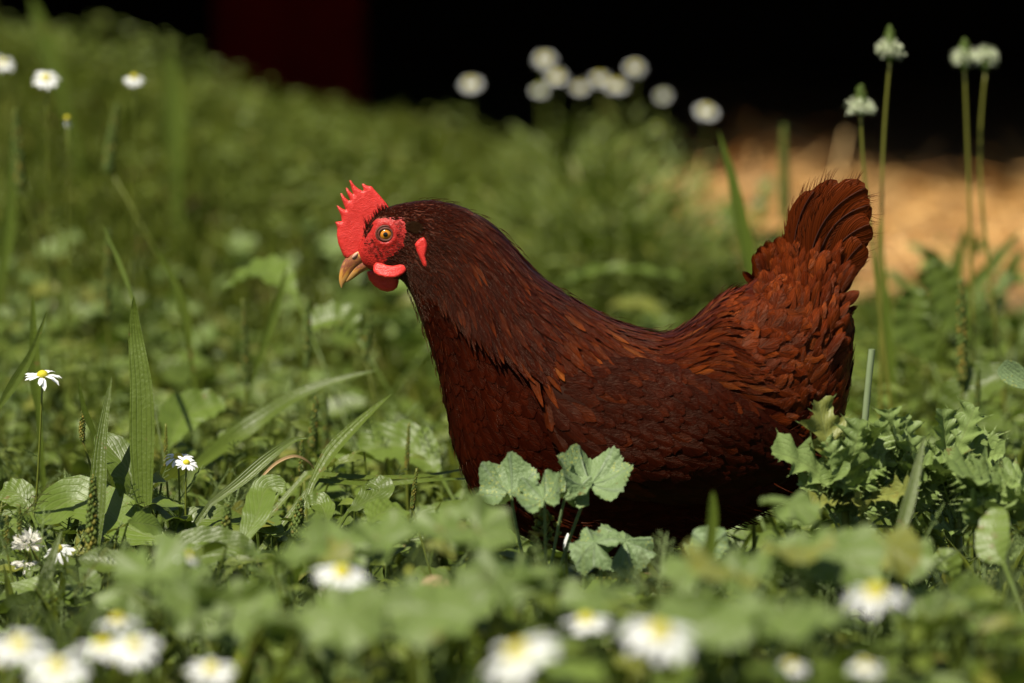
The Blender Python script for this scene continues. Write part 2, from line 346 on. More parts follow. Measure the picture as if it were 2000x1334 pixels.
# ---- flat fleshy parts (comb, wattles, ear lobes): outline with real thickness
def slab(poly,thick,step=3.,edge=6.,qf=None,wob=0.,seed=0):
    poly=np.asarray(poly,float); pp=[]
    for i in range(len(poly)):
        a,b_=poly[i],poly[(i+1)%len(poly)]; k=max(1,int(np.hypot(*(b_-a))/step)); pp+=[a+(b_-a)*t/k for t in range(k)]
    pp=np.array(pp); x0,y0=pp.min(0); x1,y1=pp.max(0); gx,gy=np.meshgrid(np.arange(x0,x1,step),np.arange(y0,y1,step)); gx=gx+(np.arange(gy.shape[0])%2)[:,None]*step/2
    gx,gy=gx.ravel(),gy.ravel(); d=pdist(gx,gy,poly); k=inpoly(gx,gy,poly)&(d>step*.6); pts=np.concatenate([pp,np.stack([gx[k],gy[k]],-1)])
    n=len(pp); o=delaunay_2d_cdt([Vector(p) for p in pts],[(i,(i+1)%n) for i in range(n)],[],1,1e-4)
    W=np.array([tuple(v) for v in o[0]]); F=[f for f in o[2] if len(f)==3]
    bset=set(); cnt={}
    for f in F:
        for a,b_ in ((f[0],f[1]),(f[1],f[2]),(f[2],f[0])): cnt[(a,b_)]=1
    be=[(a,b_) for (a,b_) in cnt if (b_,a) not in cnt]
    d=pdist(W[:,0],W[:,1],poly); t=thick(W[:,0],W[:,1])*np.sqrt(np.clip(1-(1-np.clip(d/edge,0,1))**2,0,1))
    isb=np.zeros(len(W),bool)
    for a,b_ in be: isb[a]=isb[b_]=True
    q0=(qf(W[:,0],W[:,1]) if qf else np.zeros(len(W)))+wob*np.sin(W[:,0]*.13+seed)*np.cos(W[:,1]*.11+seed)
    A=np.column_stack([W,q0-t]); B=np.column_stack([W,q0+t]); k=len(W)
    F=np.array(F); T=np.concatenate([F,F[:,::-1]+k]); Q=[(b_,a,a+k,b_+k) for a,b_ in be]
    g=G(); g.add(H(np.concatenate([A,B])),Q,T,R=np.tile(np.clip(d/30,0,1),2)); return g
m,nt,b=M('comb_flesh'); s=N(nt); geo=s.n('NewGeometry').outputs['Position']
c=s.mix(s.noise(220,5,geo,.7),(.82,.050,.036),(.50,.016,.012)); s.l(c,b.inputs['Base Color'])
b.inputs['Roughness'].default_value=.42; b.inputs['Subsurface Weight'].default_value=.25; b.inputs['Subsurface Scale'].default_value=.002; b.inputs['Subsurface Radius'].default_value=(1,.15,.1)
vo=s.n('TexVoronoi'); vo.inputs['Scale'].default_value=1100; s.l(geo,vo.inputs['Vector'])
s.bump(s.math('ADD',s.math('MULTIPLY',vo.outputs['Distance'],.5),s.math('MULTIPLY',s.noise(110,6,geo,.7),2.)),.55,.0009,b); mat_comb=m
Z=lambda L_:[(620+x/4.4475,320+y/4.4475) for x,y in L_]
comb=Z([(262,838),(225,800),(200,740),(180,690),(168,620),(172,560),(155,505),(185,500),(212,499),(205,450),(182,400),(166,360),(184,365),(215,388),(248,402),(232,360),(213,310),(198,256),(214,256),(238,290),(270,318),(288,318),(268,280),(250,235),(246,208),(262,210),(280,238),(312,266),(300,225),(285,180),(277,143),(292,145),(318,182),(350,212),(392,236),(402,228),(392,200),(384,176),(400,171),(430,190),(470,195),(498,228),(545,278),(598,342),(625,385),(575,425),(515,470),(480,510),(455,570),(438,630),(430,690),(405,770),(350,810),(300,815)])
part(slab(comb,lambda x,y:3.0+3.8*smooth(395,470,y),2.6,9,qf=lambda x,y:(-1.5*np.sin((y-380)*.05))*(1-smooth(400,460,y))),'comb',mat_comb)
nw=Z([(488,905),(492,870),(515,845),(560,850),(610,866),(660,872),(705,864),(745,856),(772,868),(782,890),(774,918),(745,946),(705,966),(655,973),(590,970),(530,955),(496,930)])
part(slab(nw,lambda x,y:3.4,2.6,5,qf=lambda x,y:-27-(y-515)*.40-6*np.sin((x-730)*.05)),'wattle',mat_comb)
fw=Z([(425,945),(470,930),(560,930),(650,935),(698,950),(706,990),(703,1040),(690,1085),(655,1112),(605,1123),(545,1108),(490,1070),(445,1015)])
part(slab(fw,lambda x,y:5.,2.6,7,qf=lambda x,y:14+(y-525)*.22),'wattle',mat_comb)
lobe=Z([(850,685),(868,655),(900,628),(928,620),(948,645),(960,690),(956,735),(944,785),(958,830),(962,865),(945,888),(920,868),(898,815),(870,750)])
def qs(x,y,k=1.): # body half width around the cheek
    return np.interp(x,[700,740,790,845,903],[15,29,36,45,56])
for sg in (-1,1): part(slab(lobe,lambda x,y:4.5,2.6,6,qf=lambda x,y:sg*(qs(x,y)+1.5)),'ear_lobe',mat_comb)
# ---- beak
def loft(g,rings,nu=20,R=0.,m=0,ex=1.):
    r=spline(np.array(rings,float),len(rings)*5); a=np.linspace(0,2*np.pi,nu,endpoint=False); V=[]
    for T0,T1,B0,B1,w_ in r:
        C=np.array([(T0+B0)/2,(T1+B1)/2]); Hh=np.array([(T0-B0)/2,(T1-B1)/2]); ca,sa=np.cos(a),np.sin(a); sa=np.sign(sa)*np.abs(sa)**ex
        V.append(np.column_stack([C+Hh*ca[:,None],w_*sa]))
    V=np.concatenate(V); K=len(r); V=np.concatenate([V,V[:nu].mean(0,keepdims=True),V[-nu:].mean(0,keepdims=True)]); T=[]
    for i in range(nu): T+=[(K*nu,(i+1)%nu,i),(K*nu+1,(K-1)*nu+i,(K-1)*nu+(i+1)%nu)]
    U=np.column_stack([np.tile(a/6.283,K),np.repeat(np.linspace(0,1,K),nu)]); U=np.concatenate([U,[[0,0],[0,1]]])
    g.add(H(V),grid(nu,K,True),T,U=U,R=R,m=m)
m,nt,b=M('beak_horn'); s=N(nt); geo=s.n('NewGeometry').outputs['Position']; uv=s.n('UVMap').outputs[0]; sp=s.n('SeparateXYZ'); s.l(uv,sp.inputs[0])
mp=s.n('Mapping'); mp.inputs['Scale'].default_value=(3,1.2,1); s.l(uv,mp.inputs[0])
c=s.ramp(s.math('ADD',s.math('MULTIPLY',sp.outputs[1],.55),s.math('MULTIPLY',s.noise(4,3,mp.outputs[0]),.55)),[(.2,(.60,.30,.13)),(.38,(.62,.31,.06)),(.5,(.24,.07,.04)),(.66,(.55,.25,.045)),(.85,(.48,.28,.12))])
s.l(c,b.inputs['Base Color']); b.inputs['Roughness'].default_value=.22; b.inputs['Coat Weight'].default_value=.4; s.bump(s.noise(300,3,geo),.3,.0004,b); mat_beak=m
g=G(); loft(g,[(702,487,745,505,12),(692,490,738,508,12),(682,497,720,511,10.5),(672,508,702,521,8.5),(665,524,690,533,6.2),(662,541,678,548,4.2),(663,553,671,556,2.6),(666,562,668,563,.8)],24)
part(g,'upper_beak',mat_beak)
g=G(); loft(g,[(745,500,742,523,11),(728,502,728,522,10),(710,506,711,530,8.6),(696,514,700,537,6.6),(684,528,689,545,4.6),(674,545,677,552,2.4)],20)
part(g,'lower_beak',mat_beak)
mat_cere=plain('nostril_skin',(.55,.36,.26),.5,(.42,.22,.16),200)
def ellip(g,c,r,rot=0.,nu=24,nv=14,m=0,R=0.,hen_=True):
    a=np.linspace(0,2*np.pi,nu,endpoint=False); v=np.linspace(0.02,np.pi-.02,nv); A,Vv=np.meshgrid(a,v)
    x=np.cos(A)*np.sin(Vv)*r[0]; y=np.cos(Vv)*r[1]; q=np.sin(A)*np.sin(Vv)*r[2]; cr,sr=math.cos(rot),math.sin(rot)
    V=np.stack([c[0]+x*cr-y*sr,c[1]+x*sr+y*cr,c[2]+q],-1).reshape(-1,3); V=np.concatenate([V,V[:nu].mean(0,keepdims=True),V[-nu:].mean(0,keepdims=True)]); T=[]; K=nv
    for i in range(nu): T+=[(K*nu,(i+1)%nu,i),(K*nu+1,(K-1)*nu+i,(K-1)*nu+(i+1)%nu)]
    g.add(H(V) if hen_ else V,grid(nu,nv,True),T,R=R,m=m)
for sg in (-1,1):
    g=G(); ellip(g,(694,498,sg*9.5),(8,3.6,3.4),-.75); n_=part(g,'nostril',mat_cere)
# ---- eyes
mat_iris=plain('iris_amber',(.75,.30,.02),.15,(.50,.14,.01),900,coat=1.); mat_pupil=plain('pupil_black',(.004,.004,.004),.08,spec=.6,coat=1.); mat_lid=plain('eyelid_skin',(.14,.04,.022),.6,(.08,.018,.01),300,bump=.0005,bs=900)
mat_sc=plain('eye_rim',(.10,.035,.015),.2,coat=1.)
for sg in (-1,1):
    c=np.array([754.,455.,sg*20.]); a=np.linspace(0,2*np.pi,32,endpoint=False); th=np.linspace(0.0,1.35,18); r_=15.
    def cap(th0,th1,mm,g,k=8,rr=r_):
        tt=np.linspace(th0,th1,k); A,Tt=np.meshgrid(a,tt); V=np.stack([c[0]+rr*np.sin(Tt)*np.cos(A),c[1]+rr*np.sin(Tt)*np.sin(A),c[2]+sg*rr*np.cos(Tt)],-1).reshape(-1,3); g.add(H(V),grid(32,k,True),m=mm)
    g=G(); cap(.0,.80,0,g,12); cap(.80,1.5,1,g); eye=part(g,'eye',[mat_iris,mat_sc])
    g=G(); cap(.0,.30,0,g,5,rr=r_+.5); g.V=[v-ORG for v in g.V]; g.build('pupil',mat_pupil,eye)
    g=G()
    for (R1,R2,tk,dz) in ((13.5,12.,2.6,11.),(18,16.5,2.2,8.5)):
        t=np.linspace(0,2*np.pi,40,endpoint=False); b2=np.linspace(0,2*np.pi,8,endpoint=False); A,B_=np.meshgrid(t,b2,indexing='ij')
        V=np.stack([c[0]+(R1+tk*np.cos(B_))*np.cos(A),c[1]+(R2+tk*np.cos(B_))*np.sin(A),c[2]+sg*(dz+tk*np.sin(B_))],-1)
        q=grid(8,41,True); q%=40*8; g.add(H(V.reshape(-1,3)),q)
    g.V=[v-ORG for v in g.V]; g.build('eyelid',mat_lid,eye)
# ---- feathers
def feathermat(name,cols,rim=.55,streak=.55,rough=.42,spec=.14,fray=.72,tipl=1.3):
    m,nt,b=M(name); s=N(nt); rn=s.n('Attribute',attribute_name='rnd').outputs['Fac']; uv=s.n('UVMap').outputs[0]
    sp=s.n('SeparateXYZ'); s.l(uv,sp.inputs[0]); u,v=sp.outputs[0],sp.outputs[1]; au=s.math('ABSOLUTE',s.math('SUBTRACT',u,.5))
    c=s.ramp(rn,[(i/(len(cols)-1),q) for i,q in enumerate(cols)])
    cv=s.n('CombineXYZ'); s.l(s.math('ADD',s.math('MULTIPLY',v,34.),s.math('MULTIPLY',au,-26.)),cv.inputs[0]); s.l(s.math('MULTIPLY',rn,97.),cv.inputs[1]); s.l(s.math('MULTIPLY',au,2.),cv.inputs[2])
    st=s.noise(1.0,2,cv.outputs[0])
    c=s.mix(s.math('MULTIPLY',s.math('SUBTRACT',st,.38,clamp=True),streak*3.2,clamp=True),c,tuple(x*.30 for x in cols[0]))
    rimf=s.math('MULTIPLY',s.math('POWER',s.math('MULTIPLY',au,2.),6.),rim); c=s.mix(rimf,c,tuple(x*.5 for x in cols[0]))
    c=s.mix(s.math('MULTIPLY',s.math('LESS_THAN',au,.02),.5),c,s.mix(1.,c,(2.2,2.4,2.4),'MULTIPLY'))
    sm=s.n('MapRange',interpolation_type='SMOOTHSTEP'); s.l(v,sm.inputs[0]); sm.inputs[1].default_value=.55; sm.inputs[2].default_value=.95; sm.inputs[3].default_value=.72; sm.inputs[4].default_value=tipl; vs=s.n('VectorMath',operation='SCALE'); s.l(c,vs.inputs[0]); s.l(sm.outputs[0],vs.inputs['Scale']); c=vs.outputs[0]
    s.l(c,b.inputs['Base Color']); b.inputs['Roughness'].default_value=rough; b.inputs['Specular IOR Level'].default_value=spec; b.inputs['Specular Tint'].default_value=(1,.7,.5,1)
    s.bump(st,.7,.0012,b)
    tr=s.n('BsdfTranslucent'); s.l(c,tr.inputs[0]); mx=s.n('MixShader'); mx.inputs[0].default_value=.12; s.l(b.outputs[0],mx.inputs[1]); s.l(tr.outputs[0],mx.inputs[2])
    if fray:
        ed=s.math('MAXIMUM',s.math('MULTIPLY',s.math('SUBTRACT',v,.62,clamp=True),2.6),s.math('MULTIPLY',s.math('SUBTRACT',s.math('MULTIPLY',au,2.),.6,clamp=True),2.4))
        cv2=s.n('CombineXYZ'); s.l(s.math('ADD',s.math('MULTIPLY',v,60.),s.math('MULTIPLY',au,-50.)),cv2.inputs[0]); s.l(s.math('MULTIPLY',rn,313.),cv2.inputs[1]); s.l(s.math('MULTIPLY',u,1.5),cv2.inputs[2])
        al=s.math('MULTIPLY',s.math('SUBTRACT',s.math('ADD',s.noise(1.,2,cv2.outputs[0]),.42),s.math('MULTIPLY',ed,fray)),5.,clamp=True)
        tp=s.n('BsdfTransparent'); m2=s.n('MixShader'); s.l(al,m2.inputs[0]); s.l(tp.outputs[0],m2.inputs[1]); s.l(mx.outputs[0],m2.inputs[2]); mx=m2
    s.l(mx.outputs[0],nt.nodes['Material Output'].inputs[0]); return m
mat_hackle=feathermat('hackle_feather',[(.030,.0032,.0004),(.043,.0048,.0006),(.068,.0085,.001),(.13,.022,.003)],rim=.3,rough=.27,spec=.3)
mat_breast=feathermat('breast_feather',[(.026,.0024,.0003),(.034,.0034,.0004),(.046,.0048,.0006)],rim=.55,streak=.3,rough=.55,spec=.06,tipl=1.05)  # base colour lowered: shade of the lower flank is partly put in here
mat_back=feathermat('saddle_feather',[(.052,.0062,.001),(.075,.0105,.0013),(.13,.023,.003),(.28,.07,.01)],rim=.5,rough=.36)
mat_rump=feathermat('rump_feather',[(.085,.010,.001),(.145,.022,.0026),(.27,.052,.007)],rim=.5,streak=.75,rough=.4,fray=.85)
mat_wing=feathermat('wing_feather',[(.028,.0028,.0003),(.040,.0043,.0005),(.12,.019,.0022)],rim=.5,rough=.45,spec=.12,tipl=1.1)  # darkened like the breast, flank shade carried in the colour
mat_tail=feathermat('tail_feather',[(.12,.018,.0025),(.17,.029,.004)],rim=.1,streak=.6,rough=.4,fray=.0,tipl=1.)
UC=np.linspace(-1,1,5); VR=np.array([0,.18,.38,.56,.7,.81,.89,.95,.985,1.])
def feathers(g,surfn,s0,p0,L,W,dphi,lift,point,rnd,off=-1.,sgn=1,m=0):
    """surfn(s,p)->(pos,normal) in hen units; feathers run along increasing s, hugging the surface and lifting at the tip"""
    n=len(s0); e=.03; a=surfn(s0,p0)[0]; b_=surfn(s0+e,p0+dphi*e)[0]; sp=np.linalg.norm(b_-a,axis=1)/e; ds=np.clip(L/np.maximum(sp,8),0,3.5)
    P_=[];N_=[]
    for v in VR:
        p,nn_=surfn(s0+ds*v,p0+dphi*ds*v); P_.append(p+nn_*(off+lift*v)[:,None]); N_.append(nn_)
    P_=np.stack(P_,1); N_=np.stack(N_,1)
    T_=np.gradient(P_,axis=1); S2=nrm(np.cross(N_,T_)); v=VR[None]
    pt=point[:,None]; rd=np.where(v>.55,np.sqrt(np.clip(1-((v-.55)/.46)**2,0,1)),.45+.55*v/.55); pn=np.minimum(1,.35+2.6*v)*np.clip(1-v**2.3,0,1)+.04
    wv=(rd*(1-pt)+pn*pt)*W[:,None]/2; jit=1+rng.normal(0,.10,(n,len(VR),5)); jit[:,:3]=1
    u=UC[None,None]; X=P_[:,:,None]+S2[:,:,None]*(wv[:,:,None]*u*jit)[...,None]+N_[:,:,None]*(-.10*wv[:,:,None]*u*u)[...,None]
    back=-(T_/np.linalg.norm(T_,axis=-1,keepdims=True))[:,:,None]*(np.abs(u)**2*wv[:,:,None]*.35*(v[:,:,None]>.85))[...,None]; X=X+back
    k=5*len(VR); U=np.stack(np.broadcast_arrays(UC[None]/2+.5,VR[:,None]),-1).reshape(-1,2)
    Q=(grid(5,len(VR))[None]+(np.arange(n)*k)[:,None,None]).reshape(-1,4)
    g.add(H(X.reshape(-1,3)),Q,U=np.tile(U,(n,1)),R=np.repeat(rnd,k),m=m)
def bsurf(s,p):
    return surf(s,p),snorm(np.clip(s,.05,NS-.05),p)
def scatter(fn,srange,prange,spacing,n=60000):
    """blue-noise points on a surface; spacing(s,p,pos)-> hen units"""
    s=rng.uniform(*srange,n); p=rng.uniform(*prange,n); e=.02
    pos=fn(s,p)[0]; a=(fn(s+e,p)[0]-pos)/e; b_=(fn(s,p+e)[0]-pos)/e; area=np.linalg.norm(np.cross(a,b_),axis=1)
    sp=spacing(s,p,pos); wgt=area/np.maximum(sp,1)**2*(sp>0); k=rng.random(n)<wgt/np.percentile(wgt,97); s,p,pos,sp=s[k],p[k],pos[k],sp[k]
    cell={}; out=[]; C=12.
    for i in range(len(s)):
        x=pos[i]; key=tuple((x//C).astype(int)); r=sp[i]; rr=int(r//C)+1; ok=True
        for dx in range(-rr,rr+1):
            for dy in range(-rr,rr+1):
                for dz in range(-rr,rr+1):
                    for j in cell.get((key[0]+dx,key[1]+dy,key[2]+dz),()):
                        if (pos[j]-x)@(pos[j]-x)<r*r: ok=False; break
                    if not ok: break
                if not ok: break
            if not ok: break
        if ok: cell.setdefault(key,[]).append(i); out.append(i)
    o=np.array(out); return s[o],p[o],pos[o]
PI=math.pi
def hackline(x): return np.interp(x,[780,810,900,1000,1080,1160,1230],[545,560,622,690,722,735,690])
# breast, flank and belly
def sp_b(s,p,pos): return np.where(s<3.6,0,np.where(s<6,10,14.))*(pos[:,1]>hackline(pos[:,0])-25)*((s<12)|(pos[:,1]>820))
s,p,pos=scatter(bsurf,(3.6,17.5),(-PI,PI),sp_b,90000); n=len(s)
sz=smooth(3.6,9,s); L_=(28+46*sz)*rng.uniform(.75,1.25,n); W_=(18+26*sz)*rng.uniform(.8,1.3,n); flu=smooth(12.5,15,s)
g=G(); feathers(g,bsurf,s,p,L_*(1+.5*flu),W_,rng.normal(0,.045,n)+np.sign(p)*(-.02),1.2+1.4*rng.random(n)+3*flu*rng.random(n),.12+.5*flu,np.clip(rng.normal(.45,.22,n),0,1))
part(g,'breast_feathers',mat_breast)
# rump and tail coverts
def rumpok(pos): return (pos[:,0]>1330)&(pos[:,1]<np.interp(pos[:,0],[1330,1450,1560,1700],[660,790,930,950]))
s,p,pos=scatter(bsurf,(13.6,NS-.3),(-PI,PI),lambda s,p,pos:15.*rumpok(pos),60000); n=len(s)
g=G(); feathers(g,bsurf,s,p,rng.uniform(48,96,n),rng.uniform(18,42,n),rng.normal(0,.2,n),rng.uniform(2,9,n),rng.uniform(.0,.9,n),np.clip(rng.normal(.42,.2,n),0,1))
# loose upright coverts climbing onto the tail
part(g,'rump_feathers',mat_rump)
# ---- wings
WT=np.array([(1068,735,1062,765,10),(1110,700,1082,850,24),(1190,680,1135,915,34),(1280,685,1235,950,38),(1370,715,1345,960,38),(1450,765,1440,950,34),(1520,820,1515,925,26),(1585,878,1582,900,9)],float)
_w=spline(WT,7*24+1)
# lateral extent of the body under each side view point
gs,gp=np.meshgrid(np.linspace(0,NS,500),np.linspace(0,PI,260)); bp=surf(gs,gp).reshape(-1,3); QM=np.zeros((160,140))
ix=((bp[:,0]-600)/8).astype(int); iy=((bp[:,1]-300)/8).astype(int); ok=(ix>=0)&(ix<160)&(iy>=0)&(iy<140); np.maximum.at(QM,(ix[ok],iy[ok]),bp[ok,2])
def qbody(x,y):
    fx=np.clip((x-600)/8-.5,0,158.9); fy=np.clip((y-300)/8-.5,0,138.9); i=fx.astype(int); j=fy.astype(int); a=fx-i; b_=fy-j
    return QM[i,j]*(1-a)*(1-b_)+QM[i+1,j]*a*(1-b_)+QM[i,j+1]*(1-a)*b_+QM[i+1,j+1]*a*b_
def wsurf_s(sg):
    def f(s,v):
        s_=np.clip(s,0,7)*24; i=np.clip(s_.astype(int),0,len(_w)-2); t=(s_-i)[...,None]; c=_w[i]*(1-t)+_w[i+1]*t
        xy=c[...,0:2]*(1-v[...,None])+c[...,2:4]*v[...,None]; ext=np.clip(s-7,0,3); xy=xy+ext[...,None]*np.array([60.,45.])
        bul=c[...,4]*np.clip(1-(2*v-1)**4,0,1)**.5*(.6+.4*v)
        q=qbody(xy[...,0],xy[...,1])+bul+1; q=np.where(v>.75,np.maximum(q,120*smooth(0,1.5,s)*(1-smooth(5,8,s))),q)
        return np.concatenate([xy,(sg*q)[...,None]],-1)
    def fn(s,v):
        e=.03; a=f(s+e,v)-f(s-e,v); b_=f(s,np.clip(v+e,0,1))-f(s,np.clip(v-e,0,1)); n=nrm(np.cross(a,b_)); sgn=np.sign(n[...,2:3])*sg; sgn[sgn==0]=1; n=n*sgn
        n=nrm(n*np.array([.6,.6,1])); return f(s,v),n
    return f,fn
for sg in (-1,1):
    f,fn=wsurf_s(sg); sv,vv=np.meshgrid(np.linspace(0,7,50),np.linspace(0,1,26),indexing='ij'); A=f(sv,vv); B_=A.copy(); B_[...,2]-=sg*22
    g=G(); k=50*26; q=grid(26,50)
    rim=[j for j in range(26)]+[i*26+25 for i in range(1,50)]+[49*26+j for j in range(24,-1,-1)]+[i*26 for i in range(48,0,-1)]
    rq=[(rim[i],rim[(i+1)%len(rim)],rim[(i+1)%len(rim)]+k,rim[i]+k) for i in range(len(rim))]
    g.add(H(np.concatenate([A.reshape(-1,3),B_.reshape(-1,3)])),np.concatenate([q[:,::-1] if sg<0 else q,(q if sg<0 else q[:,::-1])+k,rq]),R=.3)
    wing=part(g,'wing',mat_wing)
    s,v,pos=scatter(fn,(0,7),(0.02,.97),lambda s,v,pos:15+5*v,14000 if sg<0 else 6000); n=len(s)
    big=smooth(.45,.8,v)*smooth(2.2,4,s)
    g=G(); feathers(g,fn,s,v,(52+62*big)*rng.uniform(.8,1.25,n),(30+10*big)*rng.uniform(.8,1.2,n),rng.normal(.05,.03,n)+.04*(v<.5),1.5+3*rng.random(n)+3*big,.15+.25*rng.random(n)*(1-big),np.clip(rng.normal(.34,.17,n)-.1*big,0,1),off=0.)
    g.V=[x-ORG for x in g.V]; g.build('wing_feathers',mat_wing,wing)
# ---- saddle: long narrow feathers falling over the wing
def overs(s,p):
    """surface that covers body and wings together"""
    a,nn_=bsurf(s,p); q=np.abs(a[...,2]); f_=smooth(.35,1.1,np.abs(p))*np.clip(1-smooth(2.,2.6,np.abs(p)),0,1)
    return a+nn_*(3+14*f_*smooth(9,11,s)*(1-smooth(12,15.5,s)))[...,None],nn_
for (rr,pr,spc) in (((9.3,17.2),(-1.35,1.35),13.),):
    s,p,pos=scatter(overs,rr,pr,lambda s,p,pos:np.where((pos[:,1]<np.interp(pos[:,0],[1100,1180,1300,1430,1560],[700,750,780,820,900]))&(pos[:,1]>np.interp(pos[:,0],[1330,1380,1450,1570],[0,640,715,840])),spc,0),60000); n=len(s)
    g=G(); feathers(g,overs,s,p,rng.uniform(55,92,n),rng.uniform(13,20,n),np.sign(p)*(rng.uniform(.06,.15,n)+.16*smooth(1250,1420,pos[:,0])),rng.uniform(2,7,n),rng.uniform(.5,1,n),np.clip(rng.normal(.36,.2,n),0,1),off=-1)
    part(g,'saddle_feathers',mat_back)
# ---- hackle: neck cape
def neck(s,p):
    a,nn_=bsurf(s,p); return a+nn_*(-2.+14*smooth(4.5,8,s)*smooth(.35,1.3,np.abs(p)))[...,None],nn_
s,p,pos=scatter(neck,(2.9,9.6),(-PI,PI),lambda s,p,pos:np.where((pos[:,1]<hackline(pos[:,0])-18)&(pos[:,0]>790),6.2+3.5*smooth(4,8,s),0),120000); n=len(s)
sz=smooth(3,8,s)
g=G(); feathers(g,neck,s,p,22+56*sz+rng.normal(0,5,n)*(.4+sz),5.5+7.5*sz,np.sign(p)*rng.uniform(.0,.07,n),1.2+4*rng.random(n)*(.3+sz),.75+.25*rng.random(n),np.clip(rng.normal(.38,.26,n),0,1),off=-.5)
part(g,'hackle_feathers',mat_hackle)
# ---- short head feathers
def hok(pos,p): 
    d=pdist(pos[:,0],pos[:,1],FACE)*np.where(inpoly(pos[:,0],pos[:,1],FACE),-1,1); return (d>-2.5-3.5*rng.random(len(d))**2)&(pos[:,0]>703)
s,p,pos=scatter(bsurf,(.9,5),(-PI,PI),lambda s,p,pos:np.where(hok(pos,p),2.6+1.6*smooth(2,5,s),0),120000); n=len(s)
g=G(); feathers(g,bsurf,s,p,rng.uniform(9,17,n)+8*smooth(3,5,s),rng.uniform(2.4,4,n)+2*smooth(3,5,s),rng.normal(0,.08,n),rng.uniform(.8,3,n),.6+.4*rng.random(n),np.clip(rng.normal(.25,.2,n),0,1),off=-.4)
def strand(g,a,b_,c,w0,m=0,R=.2,k=5):
    pts=bez(a,b_,c,k); W=w0*(1-np.linspace(0,1,k)**1.5*.85); t=nrm(np.gradient(pts,axis=0)); sd_=nrm(np.cross(t,[0,0,1.])+[1e-5,0,0])
    V=np.stack([pts-sd_*W[:,None],pts+sd_*W[:,None]],1).reshape(-1,3); g.add(H(V),grid(2,k),U=np.tile([[0.3,.5],[.7,.6]],(k,1)),R=R,m=m)
for i in range(420):
    a=random.uniform(0,6.28); rr_=random.uniform(24,52); x=750+math.cos(a)*rr_*.95; y=462+math.sin(a)*rr_*.8
    if not inpoly(np.array(x),np.array(y),FACE): continue
    sp_=int(0); sg=random.choice((-1,-1,1)); j=np.argmin(np.abs(PT[:,0]-x)); ww=np.interp(x,[700,712,738,785,845],[10,21,29,36,43]); yc=np.interp(x,[700,740,800],[500,478,470]); hh_=np.interp(x,[700,740,800],[22,62,76]); q=sg*ww*max(0.,1-((y-yc)/hh_)**2)**.43
    strand(g,(x,y,q),(x+2,y+.5,q+sg*2),(x+random.uniform(4,8),y+random.uniform(-2,3),q+sg*1.6),.55,R=.05,k=4)
# forehead bristles standing up against the comb
for i in range(170):
    t=random.random(); x=np.interp(t,[0,.5,1],[706,716,752]); y=np.interp(t,[0,.5,1],[478,440,405]); 
    x+=random.uniform(0,10); y+=random.uniform(-2,12); sg=random.choice((-1,-1,1)); q=sg*(5+random.random()*11); ln=random.uniform(9,24)
    an=math.radians(random.gauss(105-45*t*0,14)); dx,dy=math.cos(an)*ln*.6,-math.sin(an)*ln
    strand(g,(x+4,y+10,q*.9),(x+2+dx*.3,y+dy*.4,q+sg*2),(x+dx,y+dy,q+sg*1),1.1)
part(g,'head_feathers',mat_hackle)
# ear tuft
g=G()
for sg in (-1,1):
    for i in range(150):
        a=random.uniform(0,6.28); r=random.random()**.5*14; x=808+math.cos(a)*r; y=440+math.sin(a)*r*.75
        q=sg*(qs(x,y)-3); strand(g,(x-4,y-1,q),(x+3,y,q+sg*5),(x+9,y+random.uniform(-2,4),q+sg*4),1.0,R=.5)
part(g,'ear_tufts',feathermat('ear_down',[(.03,.012,.003),(.055,.02,.006)],fray=0))
# ---- tail
def tailf(root,ctl,tip,hw,q0,q1,rnd,fray=.1,name='tail_feather',tilt=0.):
    g=G(); K=26; pts=bez((*root,q0),(*ctl,(q0+q1)/2-0*1),(*tip,q1),K); v=np.linspace(0,1,K); t=nrm(np.gradient(pts,axis=0))
    side=nrm(np.cross(t,np.array([0,0,1.]))); side=nrm(side+np.array([0,0,1.])*tilt)
    w_=hw*(.35+.65*smooth(0,.45,v))*np.where(v>.72,np.sqrt(np.clip(1-((v-.72)/.285)**2,0,1)),1)+.5
    u=np.linspace(-1,1,13); NB=K
    cup=np.sign(q1+1e-6)
    X=pts[:,None]+side[:,None]*(u[None,:]*w_[:,None])[...,None]; X[...,2]-=cup*.16*(u**2)[None]*w_[:,None]
    X-=t[:,None]*((np.abs(u)**1.6)[None]*-w_[:,None]*.35)[...,None]
    sp_=1+rng.normal(0,.035,(K,1))*(np.abs(u)>.6)[None]; 
    X=pts[:,None]+(X-pts[:,None])*sp_[...,None]
    U=np.stack(np.broadcast_arrays(u[None]/2+.5,v[:,None]*1.0),-1).reshape(-1,2)
    g.add(H(X.reshape(-1,3)),grid(13,K),U=U,R=rnd)
    for i in range(int(150*fray)):
        k=random.randint(int(K*.3),K-2); sd_=random.choice((-1,-1,-1,1)); a=pts[k]+side[k]*sd_*w_[k]*.7; e=a+side[k]*sd_*hw*random.uniform(.25,.6)+t[k]*random.uniform(14,34)
        e[1]-=random.uniform(0,8); strand(g,a,(a+e)/2+side[k]*sd_*random.uniform(0,6),e,.6,R=rnd)
    K2=K; strand_p=pts+np.array([0,0,-cup*1.6*-1]); 
    sh=G(); V=pts.copy(); V[:,2]+=(-1.2 if q1<=0 else 1.2); tube(sh,H(V),US*np.linspace(2.0,.6,K),5)
    o=part(g,name,mat_tail); sh.V=[x-ORG for x in sh.V]; sh.build('quill',mat_quill,o)
mat_quill=plain('quill',(.045,.012,.006),.5,(.03,.008,.004),100,spec=.2)
T0=[((1590,620),(1545,430),(1688,364),38,-20,-26),((1598,620),(1570,430),(1697,398),44,-15,-20),((1602,610),(1600,470),(1697,436),40,-11,-16),
    ((1575,595),(1548,430),(1636,356),26,-8,-10),((1560,590),(1528,450),(1588,372),15,-14,-16),((1606,620),(1632,520),(1682,474),32,-9,-14)]
